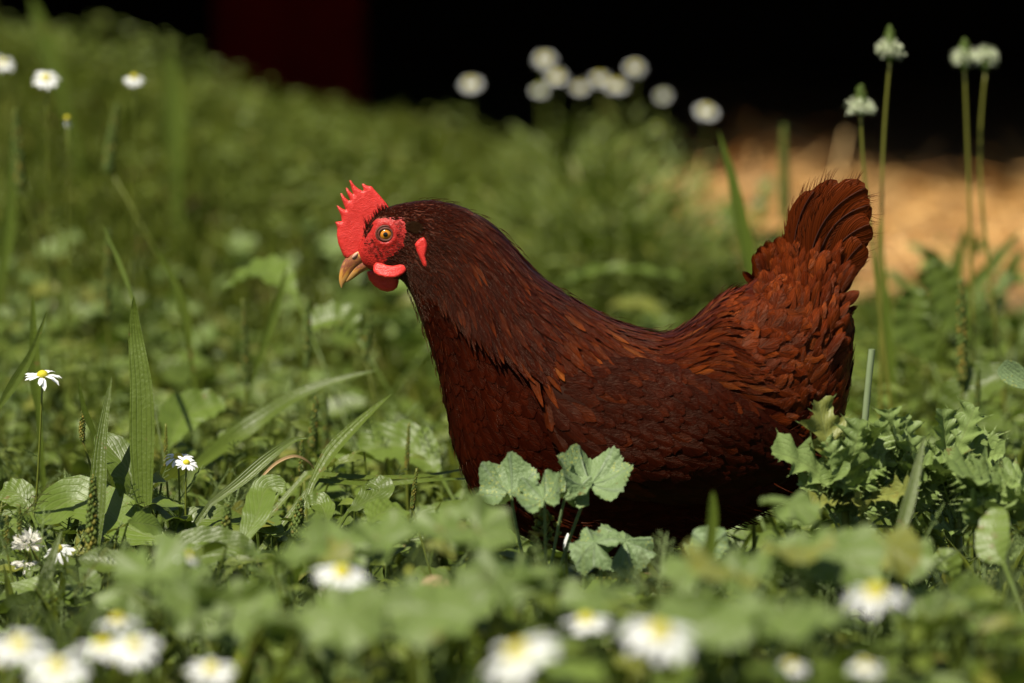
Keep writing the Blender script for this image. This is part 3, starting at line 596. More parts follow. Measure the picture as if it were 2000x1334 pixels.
for i,(r_,c_,t_,hw,q0,q1) in enumerate(T0):
    for sg in (1,-1):
        j=lambda a:(a[0]+(0 if sg<0 else random.uniform(-8,0)),a[1]+(0 if sg<0 else random.uniform(0,12)))
        tailf(j(r_),j(c_),j(t_),hw,-q0 if sg>0 else q0,-q1 if sg>0 else q1,random.random(),fray=(.9 if i in (0,3,4) else .15),tilt=.2*sg)
# upright coverts hiding the tail roots
CV=[]
for i in range(520):
    t=random.random(); x=random.uniform(1490,1642); y=np.interp(x,[1480,1530,1600,1650],[535,525,550,580])+random.uniform(-38,125)
    if x<1520: y=max(y,500)
    if y>560: x=min(x,random.uniform(1590,1628))
    CV.append((x,y,random.uniform(-1,1)))
g=G()
for x,y,u_ in CV:
    hwid=24*(1-abs(x-1585)/120); q=np.sign(u_)*max(hwid*.6+random.uniform(8,22),float(qbody(np.array(x),np.array(y)))*.93+random.uniform(0,7)); ln=random.uniform(48,112)*(.62 if x<1530 else .62 if (x>1595 and y>545) else 1); an=math.radians(np.interp(x,[1490,1600,1650],[112,78,66])+random.gauss(0,16))
    a=np.array([x,y+ln*.5,q*.97]); c_=np.array([x+math.cos(an)*ln+random.uniform(-3,14),y+ln*.5-math.sin(an)*ln,q*.82]); b_=(a+c_)/2+np.array([random.uniform(-9,2),0,np.sign(q)*5])
    K=10; pts=bez(a,b_,c_,K); tt=nrm(np.gradient(pts,axis=0)); sd_=nrm(np.cross(tt,[0,0,1.])+np.array([0,0,random.uniform(-.45,.45)])); v=np.linspace(0,1,K)
    w_=random.uniform(6,15)*(.4+.6*smooth(0,.4,v))*np.sqrt(np.clip(1-np.clip((v-.55)/.46,0,1)**2,0,1)); u=np.linspace(-1,1,5)
    X=pts[:,None]+sd_[:,None]*(u[None]*w_[:,None]*(1+rng.normal(0,.08,(K,5))))[...,None]; X[...,2]-=np.sign(q)*.3*(u**2)[None]*w_[:,None]
    U=np.stack(np.broadcast_arrays(u[None]/2+.5,v[:,None]),-1).reshape(-1,2); g.add(H(X.reshape(-1,3)),grid(5,K),U=U,R=min(1,max(0,random.gauss(.4,.16))))
part(g,'tail_coverts',mat_rump)
# ---- loose barbs over the plumage
g=G(); n=1500
s=rng.uniform(3.5,NS-1,n); p=rng.uniform(-PI,PI,n)
for i in range(n):
    a,nn_=bsurf(s[i:i+1],p[i:i+1]); b_,n2=bsurf(s[i:i+1]+.35,p[i:i+1]+rng.normal(0,.03)); a=a[0];b_=b_[0];nn_=nn_[0]
    ov=6+24*float(smooth(9,12,s[i])*(1-smooth(16,18,s[i]))*(abs(math.sin(p[i]))>.3))
    d=nrm(b_-a); ln=random.uniform(14,30); st=a+nn_*ov*.6; strand(g,st,st+d*ln*.5+nn_*4,st+d*ln+nn_*random.uniform(1,5),.5,R=random.random(),k=4)
part(g,'loose_barbs',mat_hackle)
# belly fluff
g=G()
for i in range(900):
    x=random.uniform(1080,1600); yb=np.interp(x,[1080,1200,1300,1450,1600],[1068,1080,1068,1015,925]); y=yb-random.uniform(-2,75); q=random.uniform(-1,1)*130*math.sqrt(max(0,1-((yb-y)/90-1)**2)*.9+.05)
    ln=random.uniform(24,52); a=np.array([x,y,q]); e=a+np.array([ln*.8,ln*random.uniform(-.1,.5),q/130*8]); strand(g,a,(a+e)/2+[0,3,0],e,1.6,R=random.uniform(.05,.4),k=5)
part(g,'belly_fluff',mat_back)
# ---- legs
m,nt,b=M('leg_scale'); s=N(nt); uv=s.n('UVMap').outputs[0]; geo=s.n('NewGeometry').outputs['Position']; sp=s.n('SeparateXYZ'); s.l(geo,sp.inputs[0])
band=s.math('ABSOLUTE',s.math('SINE',s.math('MULTIPLY',sp.outputs[2],900.))); s.l(s.mix(band,(.16,.09,.02),(.42,.28,.06)),b.inputs['Base Color']); s.bump(band,.5,.0008,b); b.inputs['Roughness'].default_value=.5; mat_leg=m
for sg in (-1,1):
    dx=-30 if sg<0 else 40; g=G(); hip=(1290+dx,1010,sg*52); hock=(1335+dx,1120,sg*52); ank=(1300+dx,1240,sg*50)
    z0=1252.
    tube(g,H(spline(np.array([hip,(1318+dx,1070,sg*52),hock]),9)),US*np.linspace(44,13,9),12); part(g,'thigh',mat_breast)
    g=G(); tube(g,H(spline(np.array([(1330+dx,1105,sg*52),hock,(1318+dx,1180,sg*51),ank]),12)),US*np.array([13,12.5,12,11.5,11,10.5,10.5,10.5,10.5,11,11.5,12]),10)
    for (ex,eq,ln) in ((-88,0,1),(-72,40,1),(-72,-40,1),(42,6,.6)):
        tube(g,H(spline(np.array([ank,(ank[0]+ex*.4,z0-8,ank[2]+eq*.4),(ank[0]+ex*.8,z0,ank[2]+eq*.8),(ank[0]+ex,z0+3,ank[2]+eq)]),9)),US*np.linspace(10,3.5,9),8)
    part(g,'leg',mat_leg)
# ---------------------------------------------------------------- ground cover (uncountable)
def leaf_t(nu=5,nv=8,w=.55,bend=.35,fold=.25,ripple=.03,neck=.12,seed=0,point=1.):
    r=np.random.default_rng(seed); v=np.linspace(0,1,nv); u=np.linspace(-1,1,nu)
    hw=w/2*(neck+(1-neck)*smooth(0,.35,v))*np.clip(1-np.clip((v-.5)/.5,0,1)**(2.2*point),0,1)**.6+.004
    X=u[None]*hw[:,None]; Y=v[:,None]+0*X; Zz=-bend*(v**2)[:,None]+.5*bend*v[:,None]+fold*np.abs(X)+ripple*np.sin(v*17+seed)[:,None]*np.abs(u)[None]
    V=np.stack([X,Y,Zz],-1).reshape(-1,3); U=np.stack(np.broadcast_arrays((u/2+.5)[None],v[:,None]),-1).reshape(-1,2); return V,grid(nu,nv),U
def mallow_t(nr=3,na=28,cup=.12,pleat=.07,wav=.08,seed=0,cren=.0,gap=.5):
    r_=np.random.default_rng(seed); a=np.linspace(gap*.5,2*np.pi-gap*.5,na)-np.pi/2; rr=np.linspace(0.03,1,nr+1)
    t=(a+np.pi/2)/(2*np.pi); R=.93+.07*np.abs(np.cos(t*np.pi*7)); R=R*(1+r_.normal(0,.02,na))
    if cren: R=R*(1+cren*(np.arange(na)%2)*2-cren)
    V=[];U=[]
    for q in rr:
        z=cup*q*q*1.0+(pleat*1.3*q*np.cos(t*np.pi*14)+(.03*q*r_.normal(0,1,na) if cren>.015 else 0))+wav*q*q*np.sin(a*2+seed)+wav*.8*q**3*np.sin(a*5+seed*2)
        V.append(np.stack([np.cos(a)*R*q,np.sin(a)*R*q,z],-1)); U.append(np.stack([t,np.full(na,q)],-1))
    V=np.concatenate(V); U=np.concatenate(U); return V,grid(na,nr+1),U
def clover_t(seed=0):
    V0,Q0,U0=leaf_t(3,5,.85,.15,.3,0,.3,seed,2.5); Vs=[];Qs=[];Us=[]
    for i in range(3):
        a=i*2.094; c,s_=math.cos(a),math.sin(a); R=np.array([[c,-s_,0],[s_,c,0],[0,0,1]]); Vs.append(V0@R.T+[0,0,.0]); Qs.append(Q0+i*len(V0)); Us.append(U0)
    return np.concatenate(Vs),np.concatenate(Qs),np.concatenate(Us)
def blade_t(nv=6,bend=.3):
    v=np.linspace(0,1,nv); hw=.5*(1-v**2.5)*(.6+.4*smooth(0,.3,v))+.02; V=[];U=[]
    for i in range(nv):
        for u in (-1,0,1): V.append((u*hw[i],v[i]*math.cos(bend*v[i]),bend*v[i]**2*.0-math.sin(bend*v[i])*v[i]*.8+ -.25*hw[i]*(u==0))); U.append((u/2+.5,v[i]))
    return np.array(V),grid(3,nv),np.array(U)
def stalks(g,top,bot,w,R):
    N_=len(top); t=np.linspace(0,1,4)[None,:,None]; mid=(top+bot)/2+rng.normal(0,.006,(N_,3)); P_=(1-t)**2*bot[:,None]+2*t*(1-t)*mid[:,None]+t*t*top[:,None]
    for sd in (np.array([1.,0,0]),np.array([0,1.,0])):
        V=np.stack([P_-sd*w,P_+sd*w],2).reshape(-1,3); Q=(grid(2,4)[None]+(np.arange(N_)*8)[:,None,None]).reshape(-1,4); g.add(V,Q,U=np.tile([[.3,.5],[.7,.5]],(N_*4,1)),R=np.repeat(R,8))
def region(n,d0,d1,ext=.45,ex=.14):
    D=rng.uniform(d0,d1,n*2); x=rng.uniform(-1,1,n*2); hw=ex*D+ext; k=rng.random(n*2)<hw/(ex*d1+ext); D,x=D[k][:n],(x*hw)[k][:n]; return x,D
def straw_mask(x,D):
    edge=np.interp(x,[-.1,.05,.2,.45,.7,3],[8.4,6.6,5.7,5.35,4.95,4.6])+.12*np.sin(x*23)+.1*np.sin(x*41+1); return D>edge
def ok_green(x,D):
    return ~straw_mask(x,D)&(D<7.2)&~((np.abs(D-3)<.075)&(np.abs(x-.1)<.18))
def hcan(x,D):
    """height of the leaf canopy over the ground"""
    h=.075+.03*np.sin(x*7+D*3)+.02*np.sin(x*19+1.3*D*7)
    h+=.035*np.clip(1-np.abs(x+.25)/.25,0,1)*np.clip(1-np.abs(D-3.0)/.5,0,1)
    under=((np.abs(D-2.93)<.22)&(np.abs(x-.1)<.20)); h=np.where(under,np.minimum(h,.05),h)
    return np.maximum(h,.02)
def cover(name,tms,n,d0,d1,size,mat,label,cat,lean=.5,hmul=(.35,1.),asp=1.,stalk=True,patch=None,tilt_cam=.25,ext=.7):
    n=int(n*1.2)
    x,D=region(n,d0,d1,ext); k=ok_green(x,D)
    if patch is not None:
        f=np.sin(x*patch+D*patch*.6+patch)+np.sin(x*patch*.37-D*patch*.9); k&=(f+rng.normal(0,.7,len(x)))>-.2
    x,D=x[k],D[k]; n=len(x); z0=ground(x,D-3); h=hcan(x,D)*rng.uniform(*hmul,n)
    pos=np.stack([x,D-3,z0+h],-1); nn_=nrm(np.stack([rng.normal(0,lean,n),rng.normal(-tilt_cam,lean,n),np.ones(n)],-1))
    a=rng.uniform(0,2*np.pi,n); d=np.stack([np.cos(a),np.sin(a),rng.normal(.15,.2,n)],-1); R=frame(d,nn_); sz=rng.uniform(*size,n); rn=rng.random(n); g=G(); w=rng.integers(0,len(tms),n)
    for i,tm in enumerate(tms):
        q=w==i; inst(g,tm,pos[q],R[q],np.stack([sz[q]*rng.uniform(.8,1.15,q.sum())*asp,sz[q],sz[q]],-1),rn[q])
    if stalk: stalks(g,pos,np.stack([x+rng.normal(0,.02,n),D-3+rng.normal(0,.02,n),z0-.005],-1),.0009,rn)
    return tag(g.build(name,mat),label,cat,kind='stuff')
OV=[leaf_t(5,8,w_,b_,f_,.04,.12,i) for i,(w_,b_,f_) in enumerate([(.55,.4,.3),(.62,.25,.15),(.45,.6,.3),(.6,.1,.35)])]
MA=[mallow_t(3,28,c_,.07,w_,i) for i,(c_,w_) in enumerate([(.15,.1),(-.12,.14),(.3,.08),(.05,.2)])]
cover('plantain_leaves',OV,5200,1.65,4.6,(.03,.062),mat_broad,'broad ribbed plantain leaves crowding the ground under the hen and the daisies','leaves',lean=.55,patch=6.1)
cover('mallow_leaves',MA,3600,1.65,4.9,(.011,.023),mat_mallow,'rounded greyish mallow leaves scattered low through the weeds','leaves',lean=.5,patch=4.3)
cover('clover_leaves',[clover_t(1),clover_t(2)],8500,1.65,4.5,(.007,.013),mat_clover,'small three part clover leaves filling the gaps between larger leaves','clover',lean=.5,hmul=(.2,.95),patch=3.2)
cover('small_weeds',[leaf_t(3,5,.4,.3,.3,0,.2,7),leaf_t(3,5,.3,.6,.2,0,.2,8)],11000,1.65,4.4,(.012,.030),mat_weed,'small pale weed leaves sprinkled across the bank behind the hen','weeds',lean=.9,hmul=(.4,1.15),patch=5.)
cover('fine_weeds',[leaf_t(3,4,.3,.3,.3,0,.2,9),leaf_t(3,4,.22,.6,.2,0,.2,10)],34000,3.9,7.0,(.010,.024),mat_weed,'fine soft weed leaves mixed into the grass of the far bank','weeds',lean=.9,hmul=(.3,1.1),patch=5.,stalk=False)
def grasses(name,n,d0,d1,L0,L1,W0,W1,label,ext=.45,spread=.35):
    x,D=region(n,d0,d1,ext); k=ok_green(x,D); x,D=x[k],D[k]; n=len(x); a=rng.uniform(0,2*np.pi,n); el=np.pi/2-np.abs(rng.normal(0,spread,n))
    d=np.stack([np.cos(a)*np.cos(el),np.sin(a)*np.cos(el),np.sin(el)],-1); f=np.stack([-np.cos(a),-np.sin(a),.4+0*a],-1)+rng.normal(0,.5,(n,3)); base=np.stack([x,D-3,ground(x,D-3)-.004],-1)
    lim=np.where((np.abs(D-2.85)<.3)&(np.abs(x-.08)<.22),.35,1.); Ln=rng.uniform(L0,L1,n)*lim; g=G(); tms=[blade_t(6,.5),blade_t(6,1.1),blade_t(6,.2)]; w=rng.integers(0,3,n); R=frame(d,f); rn=rng.random(n); Wd=rng.uniform(W0,W1,n)
    for i,tm in enumerate(tms):
        q=w==i; inst(g,tm,base[q],R[q],np.stack([Wd[q],Ln[q],Ln[q]],-1),rn[q])
    return tag(g.build(name,mat_grass),label,'grass',kind='stuff')
grasses('grass',5000,1.7,3.6,.05,.13,.0018,.004,'thin short grass blades growing among the leaves around the hen')
grasses('bank_grass',60000,3.6,7.1,.035,.09,.003,.006,'soft blurred grass covering the bank behind the hen up to the dark shed',ext=.5,spread=.4)
x,D=region(1500,1.9,6.6,.4); k=ok_green(x,D); x,D=x[k],D[k]; n=len(x); a=rng.uniform(0,6.28,n); el=rng.uniform(.1,1.2,n); g=G()
inst(g,blade_t(6,.9),np.stack([x,D-3,ground(x,D-3)+.01],-1),frame(np.stack([np.cos(a)*np.cos(el),np.sin(a)*np.cos(el),np.sin(el)],-1),np.stack([-np.cos(a),-np.sin(a),.5+0*a],-1)),np.stack([rng.uniform(.0012,.003,n),rng.uniform(.04,.11,n)*np.where(np.abs(D-2.9)<.25,.7,1),rng.uniform(.04,.1,n)],-1),rng.random(n))
tag(g.build('dead_grass',mat_dry),'scattered dead straw coloured blades caught among the green weeds','grass',kind='stuff')
# fine feathery chamomile foliage
def feathery(g,base,d,L,n=9,R=.5,w=.0005):
    d=nrm(d); s_=nrm(np.cross(d,[.1,.3,1.])); u_=np.cross(s_,d); pts=bez(base,base+d*L*.5,base+d*L+np.array([0,0,L*.15]),6)
    def st(a,b_,w_): 
        sd=nrm(np.cross(b_-a,[.2,.9,.3]))*w_; g.add([a-sd,a+sd,b_+sd*.4,b_-sd*.4],[(0,1,2,3)],U=[(.3,.2),(.7,.2),(.7,.8),(.3,.8)],R=R)
    for i in range(5): st(pts[i],pts[i+1],w*1.3)
    for i in range(n):
        t=.15+.8*i/n; p=base+(pts[-1]-base)*t; l=L*.35*(1-t*.5); sd=s_*(1 if i%2 else -1); e=p+(sd*.8+d*.6+u_*random.uniform(-.4,.4))*l; st(p,e,w)
        m_=p*.45+e*.55; st(m_,m_+(d*.9+sd*.2)*l*.5,w*.8); st(m_,m_+(sd*.8-d*.1+u_*.3)*l*.4,w*.8)
g=G()
for i in range(1500):
    D=random.uniform(2.2,3.6); x=random.uniform(-1,1)*(.14*D+.2)
    if abs(D-2.93)<.2 and abs(x-.1)<.2: continue
    z=float(ground(x,D-3))+random.uniform(.03,.12); a=random.uniform(0,6.28); feathery(g,np.array([x,D-3,z]),np.array([math.cos(a),math.sin(a),random.uniform(.3,1.4)]),random.uniform(.02,.045),R=random.random())
tag(g.build('chamomile_foliage',mat_thistle),'fine feathery chamomile leaves threading through the weeds','foliage',kind='stuff')
# ---------------------------------------------------------------- daisies
def gz(p): return float(ground(p[0],p[1]))
pet_t=[leaf_t(3,6,.34,b_,f_,.02,.45,i,2.6) for i,(b_,f_) in enumerate([(.25,.2),(.5,.25),(.05,.3)])]
def rotm(n):
    n=nrm(n); return np.array(Vector(n).to_track_quat('Z','Y').to_matrix())
def daisy(px,py,D,label,r=.0125,tilt=(0,-.45),droop=.1,young=0,lean=(0,0),np_=15,missing=(),leafy=False,group='daisies'):
    c=P(px,py,D); base=np.array([c[0]+lean[0],c[1]+lean[1],0]); base[2]=gz(base)-.004
    root=empty('daisy',base,label,'daisy',group); r*=1.17 if D<2.6 else (random.uniform(.85,1.05) if D>5 else 1.); n=nrm([tilt[0],tilt[1],1.]); Rm=rotm(n); rd=r*(.36 if young else .30 if D<5 else .42)
    g=G()
    for i in range(np_):
        if i in missing: continue
        a=2*np.pi*i/np_+random.gauss(0,.07); dr=droop+random.gauss(0,.12); d=np.array([math.cos(a)*math.cos(dr),math.sin(a)*math.cos(dr),-math.sin(dr)]); up=np.array([math.sin(dr)*math.cos(a),math.sin(dr)*math.sin(a),math.cos(dr)])
        F_=frame(d,up)[None]; F_=np.einsum('ij,njk->nik',Rm,F_); ln=(r-rd*.75)*random.uniform(.88,1.08)*(.8 if young else 1)
        inst(g,random.choice(pet_t),(c+Rm@(d*rd*.75))[None],F_,np.array([[ln*random.uniform(.9,1.15),ln,ln]]),np.array([random.random()]))
    for nm,gg,mt in (('petals',g,mat_petal),):
        gg.V=[x-base for x in gg.V]; gg.build(nm,mt,root)
    g=G(); ellip(g,(0,0,0),(1,1,1),0,16,10,hen_=False); V=g.V[0]*np.array([rd,rd*1.0,rd]); V=V[:,[0,2,1]]; V[:,2]*=(.8 if not young else 1.25); V=V@Rm.T+c+n*rd*.12
    g.V=[V-base]; g.build('flower_disc',mat_disc_green if young else mat_disc,root)
    g=G(); top=c-n*rd*.25; pts=bez(base,np.array([base[0]*.35+top[0]*.65,base[1]*.4+top[1]*.6,base[2]*.45+top[2]*.55])-n*.02,top,12); tube(g,pts,np.linspace(.0013,.0008,12),6,R=.5)
    g.V=[x-base for x in g.V]; g.build('stem',mat_stem,root)
    if leafy:
        g=G()
        for i in range(9):
            p=pts[random.randint(3,9)]; a=random.uniform(0,6.28); feathery(g,p,np.array([math.cos(a),math.sin(a)*.5,random.uniform(.2,1)]),random.uniform(.012,.03),R=.6)
        g.V=[x-base for x in g.V]; g.build('foliage',mat_thistle,root)
    return root
DA=[(83,733,2.97,'lone crisp daisy at the left, held on a thin dark stem above the leaves',dict(r=.0148,tilt=(.0,-.22),droop=.12,lean=(-.02,.01),leafy=True)),
(348,893,2.97,'crisp daisy beside the tall ribbed blade, larger of a touching pair',dict(r=.0125,tilt=(-.1,-.3),leafy=True)),
(364,904,2.95,'small crisp daisy tucked in front of a larger one beside the tall ribbed blade',dict(r=.0095,tilt=(.2,-.5),leafy=True)),
(112,1072,2.86,'half hidden daisy behind a dark grass blade near the white clover',dict(r=.0135,tilt=(-.25,-.5),droop=.35)),
(367,1087,2.35,'blurred white daisy seen from the side above the big round leaf',dict(r=.0095,tilt=(.1,.3),droop=.35)),
(668,1120,2.2,'blurred wide daisy with a yellow centre in the middle foreground',dict(r=.0150,tilt=(.05,-.35))),
(230,1213,2.12,'blurred daisy topmost of the cluster at lower left',dict(r=.0125,tilt=(-.05,.1))),
(203,1261,2.06,'blurred daisy in the lower left cluster, overlapped by a yellow centred one',dict(r=.0140,tilt=(0,-.1))),
(262,1262,2.04,'blurred daisy with a bright yellow centre, right end of the lower left cluster',dict(r=.0125,tilt=(.1,-.5),young=0)),
(38,1262,2.0,'blurred daisy nearest the left edge of the foreground',dict(r=.0150,tilt=(.1,-.3))),
(112,1306,1.98,'blurred daisy touching the bottom left, lowest of its cluster, yellow centre showing',dict(r=.0150,tilt=(.1,-.45))),
(413,1308,2.1,'blurred daisy cut by the bottom edge left of centre',dict(r=.0125,tilt=(.0,-.4))),
(1012,1278,1.82,'largest blurred daisy of the foreground, strongly tilted to the right',dict(r=.0175,tilt=(-.65,-.3))),
(1145,1212,2.1,'blurred flat daisy with a yellow centre between two larger foreground daisies',dict(r=.0130,tilt=(0,-.15))),
(1288,1238,1.86,'big blurred daisy facing up just right of the bottom middle',dict(r=.0175,tilt=(.18,-.3))),
(1710,1160,1.98,'blurred daisy turned away above the lower right leaves',dict(r=.0165,tilt=(.0,-.05),droop=.15)),
(1690,1300,1.98,'dim blurred daisy near the bottom right, right of its pair',dict(r=.0085,tilt=(0,-.2))),
(1545,1300,2.02,'dim blurred daisy near the bottom right, left of its pair',dict(r=.0085,tilt=(0,-.2))),
(800,1118,2.35,'blurred yellow daisy bud between the foreground mallow leaves',dict(r=.006,droop=1.2,young=1)),
(6,122,4.1,'blurred daisy cut by the left edge on the grassy bank',dict(r=.0135,tilt=(.1,-.5))),
(90,153,3.75,'ragged daisy high on the left bank with its yellow centre on top',dict(r=.0150,tilt=(0,-.55))),
(262,151,3.85,'smaller daisy high on the left bank, right of the ragged one',dict(r=.0125,tilt=(.1,-.35),droop=.3)),
(131,231,3.7,'yellow topped daisy bud with folded down petals on the left bank',dict(r=.0095,droop=1.25,young=0)),
(920,163,5.5,'blurred daisy standing alone left of the far daisy cluster against the black shed',dict(r=.0155,tilt=(0,-.6))),
(1064,115,5.6,'far blurred daisy at the top left of the cluster against the shed',dict(r=.0145,tilt=(0,-.8))),
(1088,150,5.5,'bright far daisy in the left half of the cluster against the shed',dict(r=.0155,tilt=(0,-.5))),
(1054,176,5.5,'yellow green far daisy at the bottom left of the cluster against the shed',dict(r=.0135,tilt=(0,-.6),young=1)),
(1133,170,5.55,'far daisy low in the middle of the cluster against the shed',dict(r=.0125,tilt=(0,-.5))),
(1172,152,5.65,'far daisy behind the brightest one in the cluster against the shed',dict(r=.0135,tilt=(0,-.5))),
(1204,166,5.45,'brightest far daisy at the right of the cluster against the shed',dict(r=.0175,tilt=(0,-.5))),
(1240,131,5.6,'far daisy standing highest at the right of the cluster',dict(r=.0145,tilt=(.1,-.8))),
(1295,187,5.6,'dim greenish far daisy right of the cluster',dict(r=.0115,tilt=(0,-.7),young=1)),
(1380,216,5.4,'far daisy standing alone right of the cluster, above the straw',dict(r=.0155,tilt=(0,-.7))),
(1285,250,5.5,'green far daisy bud below the right end of the cluster',dict(r=.009,droop=1.1,young=1))]
for a in DA: daisy(a[0],a[1],a[2],a[3],**a[4])
# the leafy clump that carries the far daisies
def bushy(name,px,py,D,w,h,n,mat,label,cat,tms,size,group=None,up=.9):
    c=P(px,py,D); base=np.array([c[0],c[1],0.]); base[2]=gz(base)
    a=rng.uniform(0,2*np.pi,n); r=rng.random(n)**.6; t=rng.random(n); top=c[2]-base[2]
    pos=np.stack([base[0]+np.cos(a)*r*w*(.35+.65*t),base[1]+np.sin(a)*r*w*(.35+.65*t),base[2]+top*np.clip(t*(1-.45*r*r)*(1+.12*np.sin(a*3)),0,1.1)],-1)
    d=np.stack([np.cos(a),np.sin(a),rng.normal(up,.5,n)],-1); R=frame(d,nrm(np.stack([-np.cos(a)*.3,-np.sin(a)*.3-.3,np.ones(n)],-1)+rng.normal(0,.4,(n,3))))
    g=G(); rn=rng.random(n); wI=rng.integers(0,len(tms),n); sz=rng.uniform(*size,n)
    for i,tm in enumerate(tms):
        q=wI==i; inst(g,tm,pos[q],R[q],sz[q],rn[q])
    root=empty(name,base,label,cat,group); g.V=[v-base for v in g.V]; g.build('foliage',mat,root)
    g=G(); k=min(n,40); stalks(g,pos[:k]-base,np.stack([rng.normal(0,.01,k),rng.normal(0,.01,k),0*rng.random(k)-.004],-1),.0011,rn[:k]); g.build('stems',mat_stem,root); return root
fine=[leaf_t(3,5,.14,.2,.2,0,.2,3),leaf_t(3,5,.10,.5,.2,0,.2,4)]
bushy('leafy_clump',1110,262,5.6,.13,.2,1800,mat_weed,'feathery green clump under the far daisy cluster','weed clump',fine,(.02,.045),'leafy clumps on the far bank')
bushy('leafy_clump',1225,240,5.7,.09,.2,1000,mat_weed,'smaller feathery clump right behind the far daisy cluster','weed clump',fine,(.02,.045),'leafy clumps on the far bank')
bushy('leafy_clump',1190,330,5.0,.2,.2,2400,mat_weed,'low leafy clump in front of the straw, below the far daisies','weed clump',fine,(.02,.045),'leafy clumps on the far bank')
bushy('leafy_clump',1340,300,5.5,.06,.2,160,mat_thistle,'thin leafy clump at the edge of the straw','weed clump',fine,(.02,.04),'leafy clumps on the far bank')
for (px,py,D,w_,nn,lab) in ((1790,520,4.35,.06,60,'leafy weed clump right behind the hen tail, in front of the straw'),(1880,470,4.5,.07,80,'tall leafy weed clump under the right pair of plantain heads'),(1975,560,4.3,.06,60,'leafy weed clump at the right edge in front of the straw'),(1460,390,5.2,.08,120,'low leafy clump left of the tail where the grass meets the straw')):
    bushy('leafy_clump',px,py,D,w_,.15,nn,mat_broad,lab,'weed clump',OV,(.022,.045),'leafy clumps on the far bank',up=1.3)
# ---------------------------------------------------------------- white clover, bud, dry bits
def cloverflower(px,py,D,r,label,nodding=0):
    c=P(px,py,D); base=np.array([c[0]+.004,c[1],0.]); base[2]=gz(base)-.004; root=empty('clover_flower',base,label,'clover flower','white clover flowers'); g=G(); n=70
    v=rng.normal(0,1,(n,3)); v=nrm(v); v[:,2]=np.abs(v[:,2])*.9-.25; v=nrm(v)
    if nodding: v[:,2]=-np.abs(v[:,2])*.8; v=nrm(v)
    inst(g,leaf_t(3,4,.3,.1,.5,0,.5,1,2.),np.tile(c,(n,1))+v*r*.35,frame(v,rng.normal(0,1,(n,3))),rng.uniform(.5,.75,n)*r,rng.random(n))
    g.V=[x-base for x in g.V]; g.build('florets',mat_cloverfl,root); g=G(); tube(g,bez(base,(base+c)/2+np.array([.006,0,.01]),c,9),.0011,6,R=.3); g.V=[x-base for x in g.V]; g.build('stem',mat_stem,root)
cloverflower(55,1064,2.86,.013,'round white clover flower near the left edge, upper of two')
cloverflower(50,1098,2.86,.0105,'wilting white clover flower hanging below the round one near the left edge',1)
c=P(1108,1062,2.86); base=np.array([c[0]+.002,c[1],0.]); base[2]=gz(base)
root=empty('mallow_bud',base,'tiny closed white bud below the mallow leaves in front of the hen','bud'); g=G(); tube(g,bez(c-[.001,0,.006],c,c+np.array([.0005,0,.008]),7),np.array([.0018,.0028,.003,.0028,.0024,.0016,.0006]),8); g.V=[x-base for x in g.V]; g.build('petals',mat_petal,root)
g=G(); tube(g,bez(base,(base+c)/2,c-[.001,0,.004],7),.0012,6); g.V=[x-base for x in g.V]; g.build('stem',mat_stem,root)
def loose(name,pts,w,mat,label,cat,R=.5,nrm_=(0,-.6,.8),fold=.3,group=None):
    p=np.array([P(*q) for q in pts]); p=spline(p,20); g=G(); v=np.linspace(0,1,20); ribbon(g,p,w*np.sin(np.pi*np.clip(v*.93+.05,0,1))**.5,nrm_,fold=fold,R=R); o=g.build(name,mat,origin=p[0]); return tag(o,label,cat,group)
loose('dried_petal',[(822,1145,2.62),(848,1138,2.62),(878,1142,2.62)],.0055,mat_dry,'pale curled dried petal lying in the foreground leaves','dried petal')
loose('dry_stalk',[(510,934,3.0),(540,906,3.01),(575,893,3.02),(603,905,3.03),(618,925,3.04)],.0017,mat_dry,'arched dry tan stalk among the green leaves left of the hen','dry stalk',fold=.8)
# ---------------------------------------------------------------- grass blades and ribwort leaves
def rooted(pts):
    """extend a curve down to the ground at its first point"""
    a,b_=pts[0],pts[1]; d=nrm(a-b_); d[2]=min(d[2],-1.1); z=gz(a); k=(a[2]-z+.004)/-d[2]; k=max(k,0)
    if k<.004: return pts
    return np.concatenate([[a+d*k*f for f in (1,.66,.33)],pts])
def blade(name,pts,wpx,label,cat='grass blade',mat=None,R=.5,face=(0,-1,.25),fold=.35,prof='leaf',group='large grass blades and ribwort leaves',wave=.0,cup=0.):
    p=np.array([P(*q) for q in pts]); p=rooted(spline(p,26)); K=len(p); v=np.linspace(0,1,K); w=wpx*pts[0][2]/FPX/2
    W=w*(.35+.65*smooth(0,.45,v))*np.clip(1-np.clip((v-.4)/.6,0,1)**1.5,0,1)+.0002 if prof=='leaf' else w*np.clip(1-.9*v**4,0,1)
    g=G(); ribbon(g,p,W,np.array(face,float),fold=fold,cup=cup,R=R,nu=7,wave=wave); b0=np.array(p[0]); o=g.build(name,mat or mat_blade,origin=b0); return tag(o,label,cat,group)
blade('ribwort_leaf',[(282,1040,2.92),(278,900,2.93),(276,760,2.94),(264,650,2.95),(261,580,2.95)],50,'tall upright ribbed leaf with a puckered surface at the left, the most prominent blade','leaf',R=.75,fold=.12,wave=.0006)
blade('ribwort_leaf',[(170,1160,2.9),(188,1000,2.92),(198,860,2.94),(218,735,2.96)],36,'pointed upright leaf just left of the tallest ribbed one','leaf',R=.2,fold=.3)
blade('grass_blade',[(0,792,2.9),(30,745,2.9),(62,690,2.9),(92,608,2.9)],20,'narrow blade slanting up from the left edge above the lone daisy',R=.3)
blade('grass_blade',[(75,800,3.2),(68,700,3.2),(64,575,3.2)],24,'soft short blade with a pale tip behind the lone daisy',R=.9)
blade('grass_blade',[(190,860,3.0),(165,800,3.0),(152,738,3.0)],12,'short thin blade left of the pointed upright leaf',R=.2)
